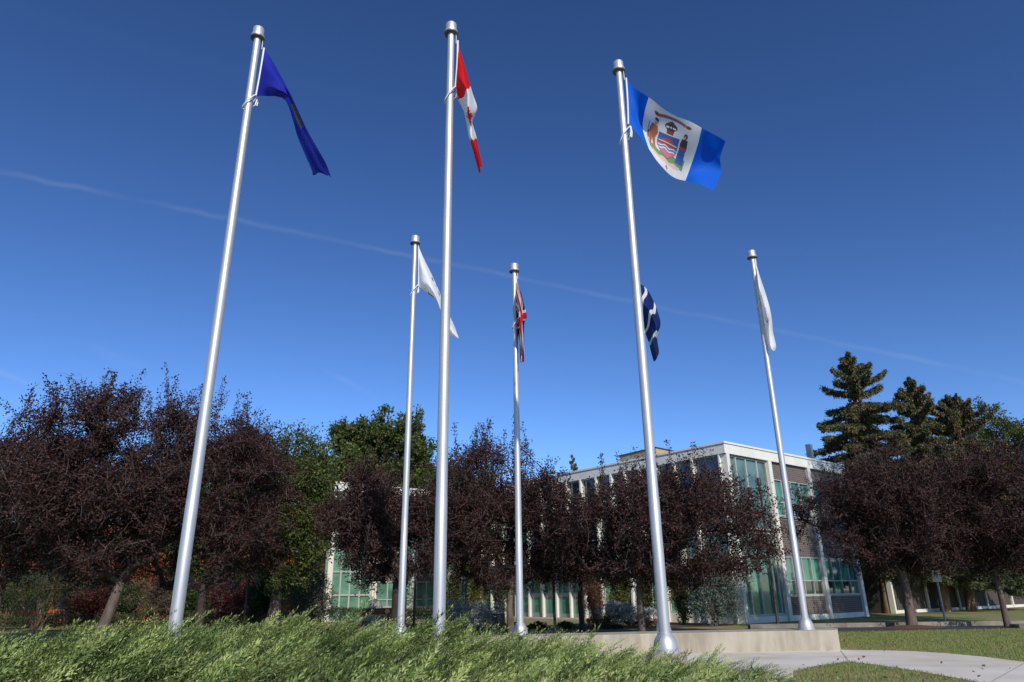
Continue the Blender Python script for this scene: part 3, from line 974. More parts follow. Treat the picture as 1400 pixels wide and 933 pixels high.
class Face:
    """a facade whose parts are boxes in (t along, depth out, z); inward normal given"""

    def __init__(s, O, d, inward, parent, pl):
        s.O = np.array(O); s.d = d; s.n = inward; s.parent = parent; s.pl = np.array(pl)

    def obj(s, name, mat, boxes, label=None, smooth=False, parent=None):
        if name in ("base_course", "sill") and len(boxes) > 1:
            return [s.obj(name, mat, [b], label) for b in boxes]
        m = MB()
        for b in boxes:
            m.box((b[0], b[2], b[4]), (b[1], b[3], b[5]))
        # box coords: x = t, y = depth (positive inward), z
        me_o = m.build(name, mat, parent or s.parent)
        if parent is None:
            # local frame: x -> d, y -> n
            M_ = Matrix(((s.d[0], s.n[0], 0, s.O[0] - s.pl[0]), (s.d[1], s.n[1], 0, s.O[1] - s.pl[1]), (0, 0, 1, 0), (0, 0, 0, 1)))
            # if left handed, flip faces
            me_o.data.transform(Matrix.Identity(4))
            me_o.matrix_basis = M_ if M_.to_3x3().determinant() > 0 else M_
            if M_.to_3x3().determinant() < 0:
                me_o.data.flip_normals()
        if label: me_o["label"] = label
        return me_o

    def window(s, t0, t1, z0, z1, mull, trans, gm, fw=0.05, depth=0.12, fm="mullion_paint", upper=None):
        pane = s.obj("window", gm, [(t0 + 0.02, t1 - 0.02, depth, depth + 0.02, z0 + 0.02, z1 - 0.02)])
        bx = [(t0, t0 + fw, 0.03, depth - 0.002, z0, z1), (t1 - fw, t1, 0.03, depth - 0.002, z0, z1), (t0 + fw, t1 - fw, 0.03, depth - 0.002, z0, z0 + fw), (t0 + fw, t1 - fw, 0.03, depth - 0.002, z1 - fw, z1)]
        for q in mull: bx.append((q - fw / 2, q + fw / 2, 0.028, depth - 0.003, z0 + fw, z1 - fw))
        for z in trans: bx.append((t0 + fw, t1 - fw, 0.035, depth - 0.004, z - fw / 2, z + fw / 2))
        s.obj("frame", fm, bx, parent=pane)
        return pane


nL = dR  # inward of the left-going facade
nR = dL
fR = Face(C0, dR, nR, bld, C0)
fL = Face(C0, dL, nL, bld, C0)
# wing facing the camera at the inner corner: origin at its left end, runs to C1
fW = Face(W2, dR, nR, bld, C0)
WL = float(np.linalg.norm(C1 - W2))
# body (behind all glass) and roof
loc = lambda p: (p[0] - C0[0], p[1] - C0[1])
ins = 0.35
body = [C0 + (dL + dR) * ins, C0 + dR * (RL - 0.1) + dL * ins, C0 + dR * (RL - 0.1) + dL * 40, W2 + dL * 18 + dR * 0.3, W2 + dL * ins + dR * 0.3, C1 + dL * ins + dR * ins]
m = MB(); m.prism([loc(p) for p in body], 0.0, HR - 0.55); m.build("core", "dark_metal", bld)
roofp = [C0, C2, C0 + dR * RL + dL * 40, W2 + dL * 18, W2, C1]
m = MB(); m.prism([loc(p) for p in roofp], HR - 0.62, HR - 0.56); m.build("roof", "roof_membrane", bld)
# fascia boards round the roof, with a thin capping
for fc, Ln, t0 in ((fR, RL, 0.0), (fL, LL, 0.0), (fW, WL, 0.0)):
    fc.obj("fascia", "white_paint", [(t0 - (0.12 if fc is not fW else 0), Ln, -0.12, 0.1, HR - 0.6, HR - 0.1)])
    fc.obj("capping", "white_paint", [(t0 - (0.16 if fc is not fW else 0), Ln, -0.17, 0.14, HR - 0.1, HR)])
# right facade: corner bay all glass, then bays of brick and window
colw = 0.16
for t in (0.0, 3.95, 7.95, 11.95):
    fR.obj("column", "column_paint", [(t - (0.0 if t == 0 else colw), t + colw + (0.1 if t == 0 else 0), -0.11 if t else -0.115, 0.3, 0.0, HR - 0.6)])
fR.window(0.3, 3.78, 4.4, HR - 0.62, [0.95, 1.85, 2.85], [], "pale_green_glass", 0.09)
fR.window(0.3, 3.78, 0.3, 4.3, [0.95, 1.85, 2.85, 3.45], [3.15], "green_glass", 0.09)
fR.obj("base_course", "column_paint", [(0.3, 3.78, 0.0, 0.3, 0.0, 0.29), (4.12, 7.78, 0.0, 0.3, 0.0, 0.26), (8.12, 11.78, 0.0, 0.3, 0.0, 0.26)])
for t in (4.12, 8.12):
    e = t + 3.66
    fR.obj("brick_panel", "brown_brick", [(t, e, 0.04, 0.3, 0.27, 1.15)])
    fR.obj("brick_panel", "brown_brick", [(t, e, 0.04, 0.3, 3.17, 5.15)])
    fR.obj("brick_panel", "brown_brick", [(t, e, 0.04, 0.3, 7.2, HR - 0.62)])
    fR.window(t, e, 1.22, 3.15, [t + 0.92, t + 1.83, t + 2.75], [1.94], "green_glass", 0.055)
    fR.window(t, e, 5.22, 7.18, [t + 0.92, t + 1.83, t + 2.75], [5.95], "green_glass", 0.055)
    fR.obj("sill", "mullion_paint", [(t, e, -0.02, 0.1, 1.15, 1.215), (t, e, -0.02, 0.1, 5.15, 5.215)])
for (a, b, z0, z1) in ((5.06, 5.93, 1.28, 1.91), (5.98, 6.84, 1.28, 1.91), (6.9, 7.7, 1.28, 1.91), (6.9, 7.7, 5.3, 5.9), (5.98, 6.84, 5.3, 5.9), (8.2, 9.0, 1.28, 1.91), (9.98, 10.84, 1.28, 1.91), (9.98, 10.84, 5.3, 5.9)):
    fR.obj("opening_light", "black_glass", [(a, b, 0.1, 0.116, z0, z1)])
for (a, b, z0, z1) in ((4.2, 5.0, 2.3, 3.08), (9.1, 9.9, 2.5, 3.08), (9.1, 9.9, 6.4, 7.1), (5.1, 5.9, 6.7, 7.1)):
    fR.obj("blind", "pale_green_glass", [(a, b, 0.102, 0.117, z0, z1)])
# left facade: close set fins with glass between
fins = [2.0, 3.2, 4.45, 5.65, 6.8, 7.9, 9.15, 10.47, 11.75, 13.0, 14.27, 15.6, 16.95, 18.3, 19.6, 20.9, 22.2]
edges = [0.35] + fins + [LL - 0.2]
ent = (14.2, 18.4)
fL.obj("column", "column_paint", [(0.26, 0.34, -0.11, 0.3, 0.0, HR - 0.6)])
for t in fins:
    fL.obj("fin", "column_paint", [(t - 0.06, t + 0.06, -0.15, 0.12, 0.0, HR - 0.6)])
for i in range(len(edges) - 1):
    a, b = edges[i] + 0.08, edges[i + 1] - 0.08
    g = "dark_blue_glass"
    fL.window(a, b, 4.4, HR - 0.62, [], [6.6], g, 0.05)
    if not (9 < a < 18.5):
        fL.window(a, b, 0.5, 4.3, [], [3.1], "green_glass", 0.05)
fL.obj("base_course", "column_paint", [(0.35, 9.0, 0.0, 0.3, 0.0, 0.48), (18.6, LL - 0.2, 0, 0.3, 0, 0.48)])
# entrance: three glazed double doors and sidelights under a dark canopy
fL.obj("entrance_step", "concrete", [(8.4, 20.2, -2.1, 0.1, 0.0, 0.12)])
fL.obj("canopy", "dark_metal", [(8.2, 20.0, -0.9, 0.0, 2.95, 3.25)])
fL.obj("spandrel", "dark_metal", [(9.0, 18.4, 0.0, 0.3, 3.25, 4.3)])
for (a, b) in ((9.25, 10.4), (10.56, 11.68), (11.84, 12.93), (13.07, 14.2), (14.36, 15.53), (15.68, 16.88)):
    dd = fL.obj("door", "green_glass", [(a, b, 0.06, 0.09, 0.125, 2.94)])
    fL.obj("door_frame", "galvanised", [(a, a + 0.07, 0.02, 0.055, 0.125, 2.94), (b - 0.07, b, 0.02, 0.055, 0.125, 2.94), (a + 0.07, b - 0.07, 0.02, 0.055, 0.125, 0.33), (a + 0.07, b - 0.07, 0.02, 0.055, 1.3, 1.52), (a + 0.07, b - 0.07, 0.02, 0.055, 2.84, 2.94)], parent=dd)
    fL.obj("handle", "galvanised", [(a + 0.12, a + 0.15, -0.03, 0.018, 0.9, 1.25)], parent=dd)
fL.window(17.02, 18.2, 0.13, 2.94, [], [1.0], "green_glass", 0.05)
fL.obj("notice", "orange_paper", [(13.3, 13.6, -0.004, 0.016, 1.75, 2.1)])
# inner wing: first bay glass, then brick bays
wc = [0.0 + 0.3, 3.5, 6.55, 9.6]
for t in wc:
    fW.obj("column", "column_paint", [(t - 0.17, t + 0.17, -0.12, 0.3, 0.0, HR - 0.6)])
fW.window(wc[0] + 0.17, wc[1] - 0.17, 0.0, 5.2, [1.12, 1.78, 2.5], [1.57, 3.0], "bright_green_glass", 0.1)
fW.window(wc[0] + 0.17, wc[1] - 0.17, 5.3, HR - 0.62, [1.12, 1.78, 2.5], [], "bright_green_glass", 0.1)
for a, b in ((wc[1] + 0.17, wc[2] - 0.17), (wc[2] + 0.17, wc[3] - 0.17), (wc[3] + 0.17, WL - 0.2)):
    fW.obj("base_course", "column_paint", [(a, b, 0.0, 0.3, 0.0, 0.16)])
    fW.obj("brick_panel", "brown_brick", [(a, b, 0.04, 0.3, 0.17, 0.68)])
    fW.obj("sill", "mullion_paint", [(a, b, -0.02, 0.1, 0.68, 0.74)])
    q = (b - a) / 3
    fW.window(a, b, 0.76, 2.4, [a + q, a + 2 * q], [1.25], "bright_green_glass", 0.06)
    fW.obj("brick_panel", "brown_brick", [(a, b, 0.04, 0.3, 2.42, 4.2)])
    fW.window(a, b, 4.25, 6.2, [a + q, a + 2 * q], [4.9], "green_glass", 0.06)
    fW.obj("brick_panel", "grey_cladding", [(a, b, 0.04, 0.3, 6.22, HR - 0.62)])
# rooftop plant room and vents
m = MB(); _pp = [C0 + dL * t + dR * q for t, q in ((7.1, 3.0), (7.1, 7.5), (10.4, 7.5), (10.4, 3.0))]
m.prism([loc(p) for p in _pp], HR - 0.56, HR + 1.28); m.build("plant_room", "yellow_cladding", bld)
m = MB(); m.prism([loc(p) for p in [C0 + dL * t + dR * q for t, q in ((7.05, 2.95), (7.05, 7.55), (10.45, 7.55), (10.45, 2.95))]], HR + 1.28, HR + 1.34); m.build("plant_room_cap", "dark_metal", bld)
for t in (8.0, 8.9, 9.7):
    fL.obj("panel_joint", "dark_metal", [(t, t + 0.03, 2.985, 3.0, HR - 0.5, HR + 1.27)])
fL.obj("roof_vent", "grey_cladding", [(5.6, 7.6, 1.2, 2.4, HR - 0.56, HR + 0.42)])
fR.obj("vent_pipe", "galvanised", [(9.85, 10.15, 0.6, 0.9, HR - 0.6, HR + 1.15)])

# low wing far right, ribbed brown cladding under a window band
low = empty("low_building", (30, 56, 0), "low brown ribbed building far right behind the spruces, white base line", "building")
O = np.array([24.0, 47.5]); dd_ = unit(np.array([17.6, 13.0])); nn = np.array([-dd_[1], dd_[0]])
fB = Face(O, dd_, nn, low, (30, 56))
LB = 46.0
fB.obj("wall", "ribbed_brown", [(0, LB, 0.0, 0.4, 0.2, 2.0)])
fB.obj("base_course", "column_paint", [(0, LB, -0.08, 0.4, 0.0, 0.19)])
fB.obj("upper_wall", "dark_metal", [(0, LB, 0.02, 0.4, 3.6, 4.2)])
fB.obj("core", "dark_metal", [(0, LB, 0.41, 9.0, 0.0, 4.15)])
fB.obj("roof_edge", "white_paint", [(-0.2, LB + 0.2, -0.25, 9.2, 4.2, 4.45)])
for k in range(11):
    t = k * 4.6
    fB.obj("column", "column_paint", [(t - 0.09, t + 0.09, -0.12, 0.2, 0.0, 4.2)])
    if k < 10:
        fB.window(t + 0.17, t + 4.4, 2.03, 3.58, [t + 1.6, t + 3.0], [], "black_glass", 0.06)

# orange brick building far left
ob = empty("orange_brick_building", (-26, 52, 0), "long orange brick building glimpsed under the left hand trees", "building")
Oo = np.array([-48.0, 50.0]); do = unit(np.array([36.0, 3.0])); no = np.array([-do[1], do[0]])
fO = Face(Oo, do, no, ob, (-26, 52))
LO = 38.0
fO.obj("core", "dark_metal", [(0, LO, 0.4, 12.0, 0.0, 6.4)])
fO.obj("wall", "orange_brick", [(0, LO, 0.0, 0.4, 0.0, 0.95)])
fO.obj("wall", "orange_brick", [(0, LO, 0.0, 0.4, 3.6, 4.6)])
fO.obj("wall", "orange_brick", [(0, LO, 0.0, 0.4, 5.9, 6.5)])
for k in range(12):
    t = k * 3.2 + 0.05
    fO.window(t, min(t + 2.9, LO), 0.98, 3.57, [t + 1.0, t + 2.0], [2.0], "dull_black_glass", 0.07, fm="dark_metal")
    fO.window(t, min(t + 2.9, LO), 4.63, 5.87, [t + 1.0, t + 2.0], [], "dull_black_glass", 0.07, fm="dark_metal")
    fO.obj("pier", "orange_brick", [(t + 2.93, t + 3.17, 0.0, 0.4, 0.96, 3.59)])


# ------------------------------------------------------------------ trees
def grow(seed, base_p, fork_h, centre, radii, n, lean=(0, 0), trunk_r=0.16, curve=0.25, shoots=0, bottom=-1.0, gap=0.0, step=0.5):
    """space-filling skeleton: twigs are routed to scattered targets from the nearest grown node"""
    rng = np.random.default_rng(seed)
    b = np.array(base_p, float)
    fork = b + np.array([lean[0], lean[1], fork_h])
    segs = []
    mid = (b + fork) / 2 + np.array([rng.normal(0, .05), rng.normal(0, .05), 0])
    trunk = [b + np.array([0, 0, -0.15]), b + (mid - b) * 0.5, mid, (mid + fork) / 2, fork]
    nodes = [fork]; depth = [0.0]
    c = np.array(centre, float); R = np.array(radii, float)
    # lobes make the outline uneven
    lob = unit(rng.normal(0, 1, (11, 3))); la = rng.uniform(-0.3, 0.26, 11)

    def rad(dirs):
        k = np.exp(-((dirs[:, None, :] - lob[None]) ** 2).sum(-1) / 0.25) @ la
        return 1 + k
    hf = 2.6 / (float(R[0]) ** 0.35); hp = rng.uniform(0, 6, 3)
    T = []
    while len(T) < n:
        d = unit(rng.normal(0, 1, (n, 3)))
        k_ = rad(d)
        d = d / ((np.abs(d) ** 2.3).sum(1, keepdims=True) ** (1 / 2.3))
        r = rng.uniform(0.1, 1, n) ** 0.5 * k_
        p = c + d * R * r[:, None]
        hole = np.sin(p[:, 0] * hf + hp[0]) + np.sin(p[:, 1] * hf * 1.1 + hp[1]) + np.sin(p[:, 2] * hf * 1.3 + hp[2]) + 0.6 * np.sin(p[:, 0] * hf * 2.1 - p[:, 2] * hf * 1.7)
        ok = (hole > -0.75) & (p[:, 2] > c[2] + bottom * R[2]) & (p[:, 2] > fork[2] - 0.3 - 0.4 * rng.random(n))
        T += list(p[ok])
    T = np.array(T[:n])
    T = T[np.argsort(np.linalg.norm(T - fork, axis=1))]
    NP = np.zeros((n * 8 + 2, 3)); NP[0] = fork; nn_ = 1
    par = [-1]; twigs = []; use = [0]
    for t in T:
        dv = NP[:nn_] - t
        q = (dv ** 2).sum(1)
        # prefer nodes below / inside the target
        q = q + 0.6 * np.maximum(NP[:nn_, 2] - t[2], 0) ** 2
        j = int(np.argmin(q))
        p0 = NP[j].copy()
        L = np.linalg.norm(t - p0)
        k = max(1, min(6, int(L / step)))
        bend = rng.normal(0, curve, 3) * L * 0.35; bend[2] = abs(bend[2]) * 0.6
        prev = j; pts = [p0]
        for i in range(1, k + 1):
            f = i / k
            p = p0 + (t - p0) * f + bend * math.sin(PI * f)
            NP[nn_] = p; par.append(prev); use.append(0); prev = nn_; nn_ += 1; pts.append(p)
        twigs.append((np.array(pts), prev))
    cnt = np.zeros(nn_)
    for _, e in twigs:
        i = e
        while i >= 0:
            cnt[i] += 1; i = par[i]
    r_of = np.minimum(0.0065 * np.sqrt(cnt) * 1.1 + 0.002, trunk_r * 0.7)
    for i in range(1, nn_):
        j = par[i]
        if np.linalg.norm(NP[i] - NP[j]) > 1e-4:
            segs.append((NP[j], NP[i], max(r_of[j] if j else r_of[i] * 1.15, r_of[i]), r_of[i]))
    return rng, trunk, segs, twigs, T


def tree(name, label, base_p, fork_h, centre, radii, n, leafmat_, leaf_n, leaf_l, leaf_w, seed, cat="tree", group=None, lean=(0, 0), trunk_r=0.16, bark="bark",
         spread=0.3, shoots=0, bottom=-1.0, droop=0.0, fork_y=True, step=0.5, twig_len=0.5):
    root = empty(name, base_p, label, cat, group)
    bp = np.array(base_p, float)
    rng, trunk, segs, twigs, T = grow(seed, (0, 0, 0), fork_h, np.array(centre) - bp, radii, n, lean, trunk_r, bottom=bottom, step=step)
    m = MB()
    m.tube([tuple(p) for p in trunk], [trunk_r * 1.35, trunk_r * 1.1, trunk_r, trunk_r * 0.95, trunk_r * 0.8], 12)
    tr = m.build("trunk", bark, root, True)
    V = tubes_np(segs)
    br = quads_obj("branches", V, "dark_bark", root)
    # leaves along the outer part of each twig, plus extra side twigs
    P = []; D = []; tw = []
    for pts, e in twigs:
        a, b2 = pts[-2] if len(pts) > 1 else pts[-1], pts[-1]
        dirv = unit((b2 - a)[None])[0]
        for s_ in range(3):
            o = a + (b2 - a) * rng.random()
            q = unit((dirv * 0.6 + rng.normal(0, 0.8, 3))[None])[0]
            q[2] += 0.15 - droop
            ln = twig_len * rng.uniform(0.6, 1.3)
            e2 = o + q * ln
            tw.append((o, e2, 0.0075, 0.003))
            if s_ == 0 and shoots:                       # bare arching twiglet
                q2 = unit((q + rng.normal(0, 0.5, 3))[None])[0]; m1 = e2 + q2 * 0.22; 
                tw.append((e2, m1, 0.006, 0.004)); tw.append((m1, m1 + (q2 + np.array([0, 0, -0.5])) * 0.25, 0.004, 0.002))
            k = leaf_n // 3
            f = rng.random(k) ** 0.7
            pp = o + q * (f * ln)[:, None] + rng.normal(0, spread * 0.35, (k, 3)) * (1.0)
            P.append(pp); D.append(np.repeat(q[None], k, 0))
    # upright shoots breaking the skyline
    if shoots:
        top = T[np.argsort(-(T[:, 2] - 0.25 * np.linalg.norm((T - (np.array(centre) - bp))[:, :2], axis=1)))][:shoots * 3]
        for t in top[rng.permutation(len(top))[:shoots]]:
            ln = rng.uniform(0.5, 1.5)
            q = np.array([rng.normal(0, .16), rng.normal(0, .16), 1.0])
            tw.append((t, t + q * ln, 0.007, 0.002))
            k = int(60 * ln)
            f = rng.random(k)
            P.append(t + q * (f * ln)[:, None] + rng.normal(0, 0.05, (k, 3))); D.append(np.repeat(unit(q[None]), k, 0) * 0.5)
    if shoots:
        cc_ = np.array(centre) - bp
        for t in T[rng.permutation(len(T))[:shoots * 3]]:
            o_ = t - cc_
            if np.linalg.norm(o_[:2] / np.array(radii)[:2]) < 0.6: continue
            q = unit((unit(o_[None])[0] * 1.0 + np.array([0, 0, 0.1]) + rng.normal(0, .35, 3))[None])[0]
            ln = rng.uniform(0.4, 1.1)
            tw.append((t, t + q * ln, 0.007, 0.002))
            k = int(55 * ln); f = rng.random(k)
            P.append(t + q * (f * ln)[:, None] + rng.normal(0, 0.06, (k, 3))); D.append(np.repeat(q[None], k, 0))
    P = np.concatenate(P); D = np.concatenate(D)
    quads_obj("crown", leaves(P, D, leaf_l, leaf_w, rng), leafmat_, root)
    quads_obj("twigs", tubes_np(tw), "grey_bark", root)
    return root


def gp(px, Y, z=0.0):
    """ground point seen in column px (near the horizon) at distance Y"""
    p = at(px, 820, Y)
    return np.array([p[0], p[1], z])


PG = "purple leaved trees round the plaza"


def purple(px_trunk, Y, px_c, top, bot, half_px, label, n, seed, lean=(0, 0), fork=2.0, tr=0.15, shoots=14, leafn=102, depth=None, bark="bark"):
    b = gp(px_trunk, Y, float(gh(0, Y)))
    zt = at(px_c, top, Y)[2]; zb = at(px_c, bot, Y)[2]
    zt -= 0.35
    cx = at(px_c, (top + bot) / 2, Y)[0]
    hw = half_px / FPX * Y * 1.0 * 0.97
    cz = (zt + zb) / 2
    return tree("purple_tree", label, b, fork, (cx, Y, cz), (hw, depth or hw * 0.85, (zt - zb) / 2), n, "purple_leaves", leafn, 0.092, 0.052, seed, "tree", PG, lean, tr, bark, 0.3, shoots)


purple(-5, 25.5, -15, 548, 815, 135, "purple tree cut by the left edge of the view", 500, 11, shoots=30)
purple(140, 24.0, 140, 528, 806, 140, "purple tree whose leaning pale trunk forks low, left of the blue flag's pole", 820, 12, lean=(0.45, 0.1), fork=2.0, tr=0.17, shoots=50)
purple(276, 26.5, 292, 532, 812, 112, "purple tree just behind the lower part of the blue flag's pole", 680, 13, shoots=40, bark="dark_bark")  # dark bark paints the shade on this trunk
purple(545, 27.0, 536, 630, 798, 102, "purple tree on a thick dark trunk in front of the round green tree", 560, 14, fork=2.3, tr=0.27, shoots=18, bark="dark_bark")
purple(699, 28.0, 680, 594, 808, 100, "purple tree on a thin trunk beside the union flag's pole", 540, 15, fork=1.9, tr=0.12, shoots=44)
purple(876, 26.0, 918, 634, 806, 150, "wide purple tree with a forked pale trunk beside the crest flag's pole", 740, 16, fork=2.0, tr=0.12, shoots=50)
purple(795, 30.5, 792, 694, 805, 92, "small purple tree in front of the entrance doors", 250, 22, fork=2.2, tr=0.1, shoots=24, bark="dark_bark")  # trunk shade put into its bark colour
purple(1240, 29.8, 1214, 612, 796, 122, "broad purple tree in a ring of red mulch on the right lawn", 780, 17, fork=2.6, tr=0.17, shoots=26)
purple(1369, 29.3, 1366, 606, 806, 112, "purple tree cut by the right edge of the view, dark trunk beside a concrete slab", 640, 18, fork=2.4, tr=0.1, shoots=20)

# mulch ring under the right purple tree
tp = gp(1240, 29.8)
m = MB()
rng0 = random.Random(4)
ring = [(math.cos(a) * (1.15 + rng0.uniform(-.15, .2)), math.sin(a) * (0.8 + rng0.uniform(-.1, .15))) for a in np.linspace(0, 2 * PI, 26)[:-1]]
v = [(tp[0], tp[1] - 0.1, 0.13)] + [(tp[0] + x * 0.55, tp[1] - 0.1 + y * 0.55, 0.09) for x, y in ring] + [(tp[0] + x, tp[1] - 0.1 + y, 0.012) for x, y in ring]
nR_ = len(ring)
f = [(0, 1 + i, 1 + (i + 1) % nR_) for i in range(nR_)] + [(1 + i, 1 + nR_ + i, 1 + nR_ + (i + 1) % nR_, 1 + (i + 1) % nR_) for i in range(nR_)]
m.add(v, f); tag(m.build("mulch_ring", "mulch"), kind='structure')

GG = "green broadleaf trees"


def green(px_trunk, Y, px_c, top, bot, half_px, label, n, seed, mat="green_leaves", fork=3.0, tr=0.25, bark="grey_bark", leafn=105, ll=0.16, lw=0.11, lean=(0, 0), name="broadleaf_tree"):
    b = gp(px_trunk, Y, 0.0)
    zt = at(px_c, top, Y)[2]; zb = at(px_c, bot, Y)[2]
    cx = at(px_c, (top + bot) / 2, Y)[0]
    hw = half_px / FPX * Y * 0.95
    return tree(name, label, b, fork, (cx, Y, (zt + zb) / 2), (hw, hw * 0.85, (zt - zb) / 2 * 0.97), n, mat, leafn, ll, lw, seed, "tree", GG, lean, tr, bark, 0.45, 0, step=0.8, twig_len=0.7)


green(530, 60.0, 508, 568, 752, 112, "round topped green tree behind the white flag's pole", 950, 31, fork=4.5, tr=0.35, ll=0.25, lw=0.18, leafn=95)
green(372, 31.5, 400, 590, 806, 58, "green tree with yellowing leaves and a low forked trunk left of centre", 420, 32, fork=2.2, tr=0.24, bark="bark", ll=0.12, lw=0.08, lean=(0.2, 0))
green(300, 42.0, 330, 605, 800, 110, "dark green tree standing behind the left purple trees", 520, 33, "dark_green_leaves")
green(60, 44.0, 70, 610, 806, 160, "wide dark green tree behind the leftmost purple trees", 480, 34, "dark_green_leaves")
green(625, 46.0, 630, 622, 790, 60, "olive green tree filling the gap right of the round topped tree", 260, 35, "dark_green_leaves")
green(1385, 62.0, 1384, 566, 800, 76, "green tree at the right edge beyond the spruces", 640, 36, "green_leaves", ll=0.2, lw=0.14)


def spruce(px_base, Y, apex, label, half_px, seed, nb=170, bulge=None, mat="spruce_needles", cones=True, tr=0.3, bottom=0.14, group="tall spruces beyond the right lawn", name="spruce_tree", bark="orange_bark", flat=0.0, dens=1.0, droopf=1.0):
    b = gp(px_base, Y, 0.0)
    H = at(*apex, Y)[2]
    root = empty(name, b, label, "tree", group)
    rng = np.random.default_rng(seed)
    ax = at(*apex, Y)[0] - b[0]
    m = MB(); m.tube([(0, 0, -0.1), (ax * 0.1, 0, H * 0.15), (ax * 0.5, 0, H * 0.55), (ax, 0, H)], [tr * 1.2, tr, tr * 0.55, 0.03], 10)
    m.build("trunk", bark, root, True)
    Rm = half_px / FPX * Y
    segs = []; P = []; D = []; Lf = []; CP = []
    for i in range(nb):
        f = bottom + (1 - bottom) * (i + rng.random()) / nb            # height fraction
        z = H * f
        L = Rm * ((1 - f) ** 0.72) * 1.25 * rng.uniform(0.6, 1.15)
        if f > 0.93: L = max(L * 0.9, 0.16)
        if flat: L = Rm * min(1, (1 - f) * 2.6 + 0.08) * rng.uniform(0.7, 1.15)
        a = i * 2.39996 + rng.normal(0, 0.25)
        dx, dy = math.cos(a), math.sin(a)
        o = np.array([ax * f, 0, z])
        k = max(4, int(L / 0.22))
        s = np.linspace(0, 1, k + 1)
        rise = 0.5 if f > 0.8 else 0.1
        pts = np.stack([o[0] + dx * L * s, o[1] + dy * L * s, z + L * (rise * s - (0.5 * droopf if f < 0.8 else 0.2) * s ** 1.6 + 0.16 * s ** 4)], axis=1)
        for q in range(k):
            segs.append((pts[q], pts[q + 1], 0.035 * (1 - s[q]) + 0.006, 0.035 * (1 - s[q + 1]) + 0.006))
        # side sprays: hanging needle tufts on both sides
        nt_ = int(L * 26 * dens) + 14
        t = rng.random(nt_) ** 0.75
        c = o + np.zeros((nt_, 3))
        for ax_ in range(3): c[:, ax_] = np.interp(t, s, pts[:, ax_])
        side = rng.choice([-1, 1], nt_) * rng.uniform(0.0, 1, nt_)
        wdt = 0.36 * L ** 0.5 * (1 - t * 0.65) * (1 if f < 0.72 else max(0.25, 1 - (f - 0.72) * 2.8))
        sx = np.stack([-dy * side * wdt, dx * side * wdt, -np.abs(rng.normal(0, 0.10, nt_)) - 0.05 * np.abs(side)], axis=1)
        e = c + sx
        for q in range(0, nt_, 3): segs.append((c[q], e[q], 0.008, 0.004))
        nn3 = 13
        PP = np.repeat(e, nn3, 0) + rng.normal(0, 0.07 if f < 0.85 else 0.045, (nt_ * nn3, 3)); PP[:, 2] -= np.abs(rng.normal(0, 0.09, nt_ * nn3))
        DD = np.tile(np.array([dx * 0.8, dy * 0.8, -0.35]), (nt_ * nn3, 1)) + np.repeat(sx, nn3, 0)
        P.append(PP); D.append(DD)
        if cones and f > 0.3:
            dn = 4.5 if f > 0.52 else 0.7
            nc = int(L * dn * 24) + 7
            j = rng.integers(0, nt_, nc)
            CP.append(e[j] + rng.normal(0, 0.05, (nc, 3)) + np.array([0, 0, -0.05]))
    P = np.concatenate(P); D = np.concatenate(D)
    quads_obj("branches", tubes_np(segs), "bark", root)
    quads_obj("crown", leaves(P, D, 0.2, 0.06, rng, 0.55), mat, root)
    if cones and CP:
        CP = np.concatenate(CP); n = len(CP)
        V1 = leaves(CP, np.tile([0, 0, -1.0], (n, 1)), 0.18, 0.085, rng, 0.18)
        V2 = leaves(CP, np.tile([0, 0, -1.0], (n, 1)), 0.18, 0.085, rng, 0.18)
        V3 = leaves(CP, np.tile([0, 0, -1.0], (n, 1)), 0.18, 0.085, rng, 0.18)
        quads_obj("cones", np.concatenate([V1, V2, V3]), "spruce_cones", root)
    return root


# unseen tall elm added past the right edge to shade the building's right hand bays
tree("added_shade_elm", "unseen tall elm added beyond the right edge of the view for its shade", np.array([26.2, 23.0, 0.0]), 8.0, (25.9, 23.0, 16.5), (3.3, 4.0, 7.5), 620, "green_leaves", 60, 0.17, 0.12, 90, "tree", GG, (0, 0), 0.35, "grey_bark", 0.5, 0, step=0.9, twig_len=0.9)
spruce(1213, 48.0, (1158, 481), "tallest spruce, brown with cones, right of the glass building", 124, 41, nb=98, dens=1.9, droopf=0.75)
spruce(1290, 50.0, (1243, 515), "pointed spruce with bluish lower boughs, middle of the three on the right", 94, 42, nb=102, dens=1.85, droopf=0.6)
spruce(1325, 52.0, (1300, 543), "broad blunt topped spruce, rightmost of the three", 98, 43, nb=170, flat=1.0, dens=1.2)
spruce(790, 92.0, (783, 622), "small distant spruce showing above the roof of the glass building", 26, 44, nb=60, group=None, dens=1.0, droopf=0.5)


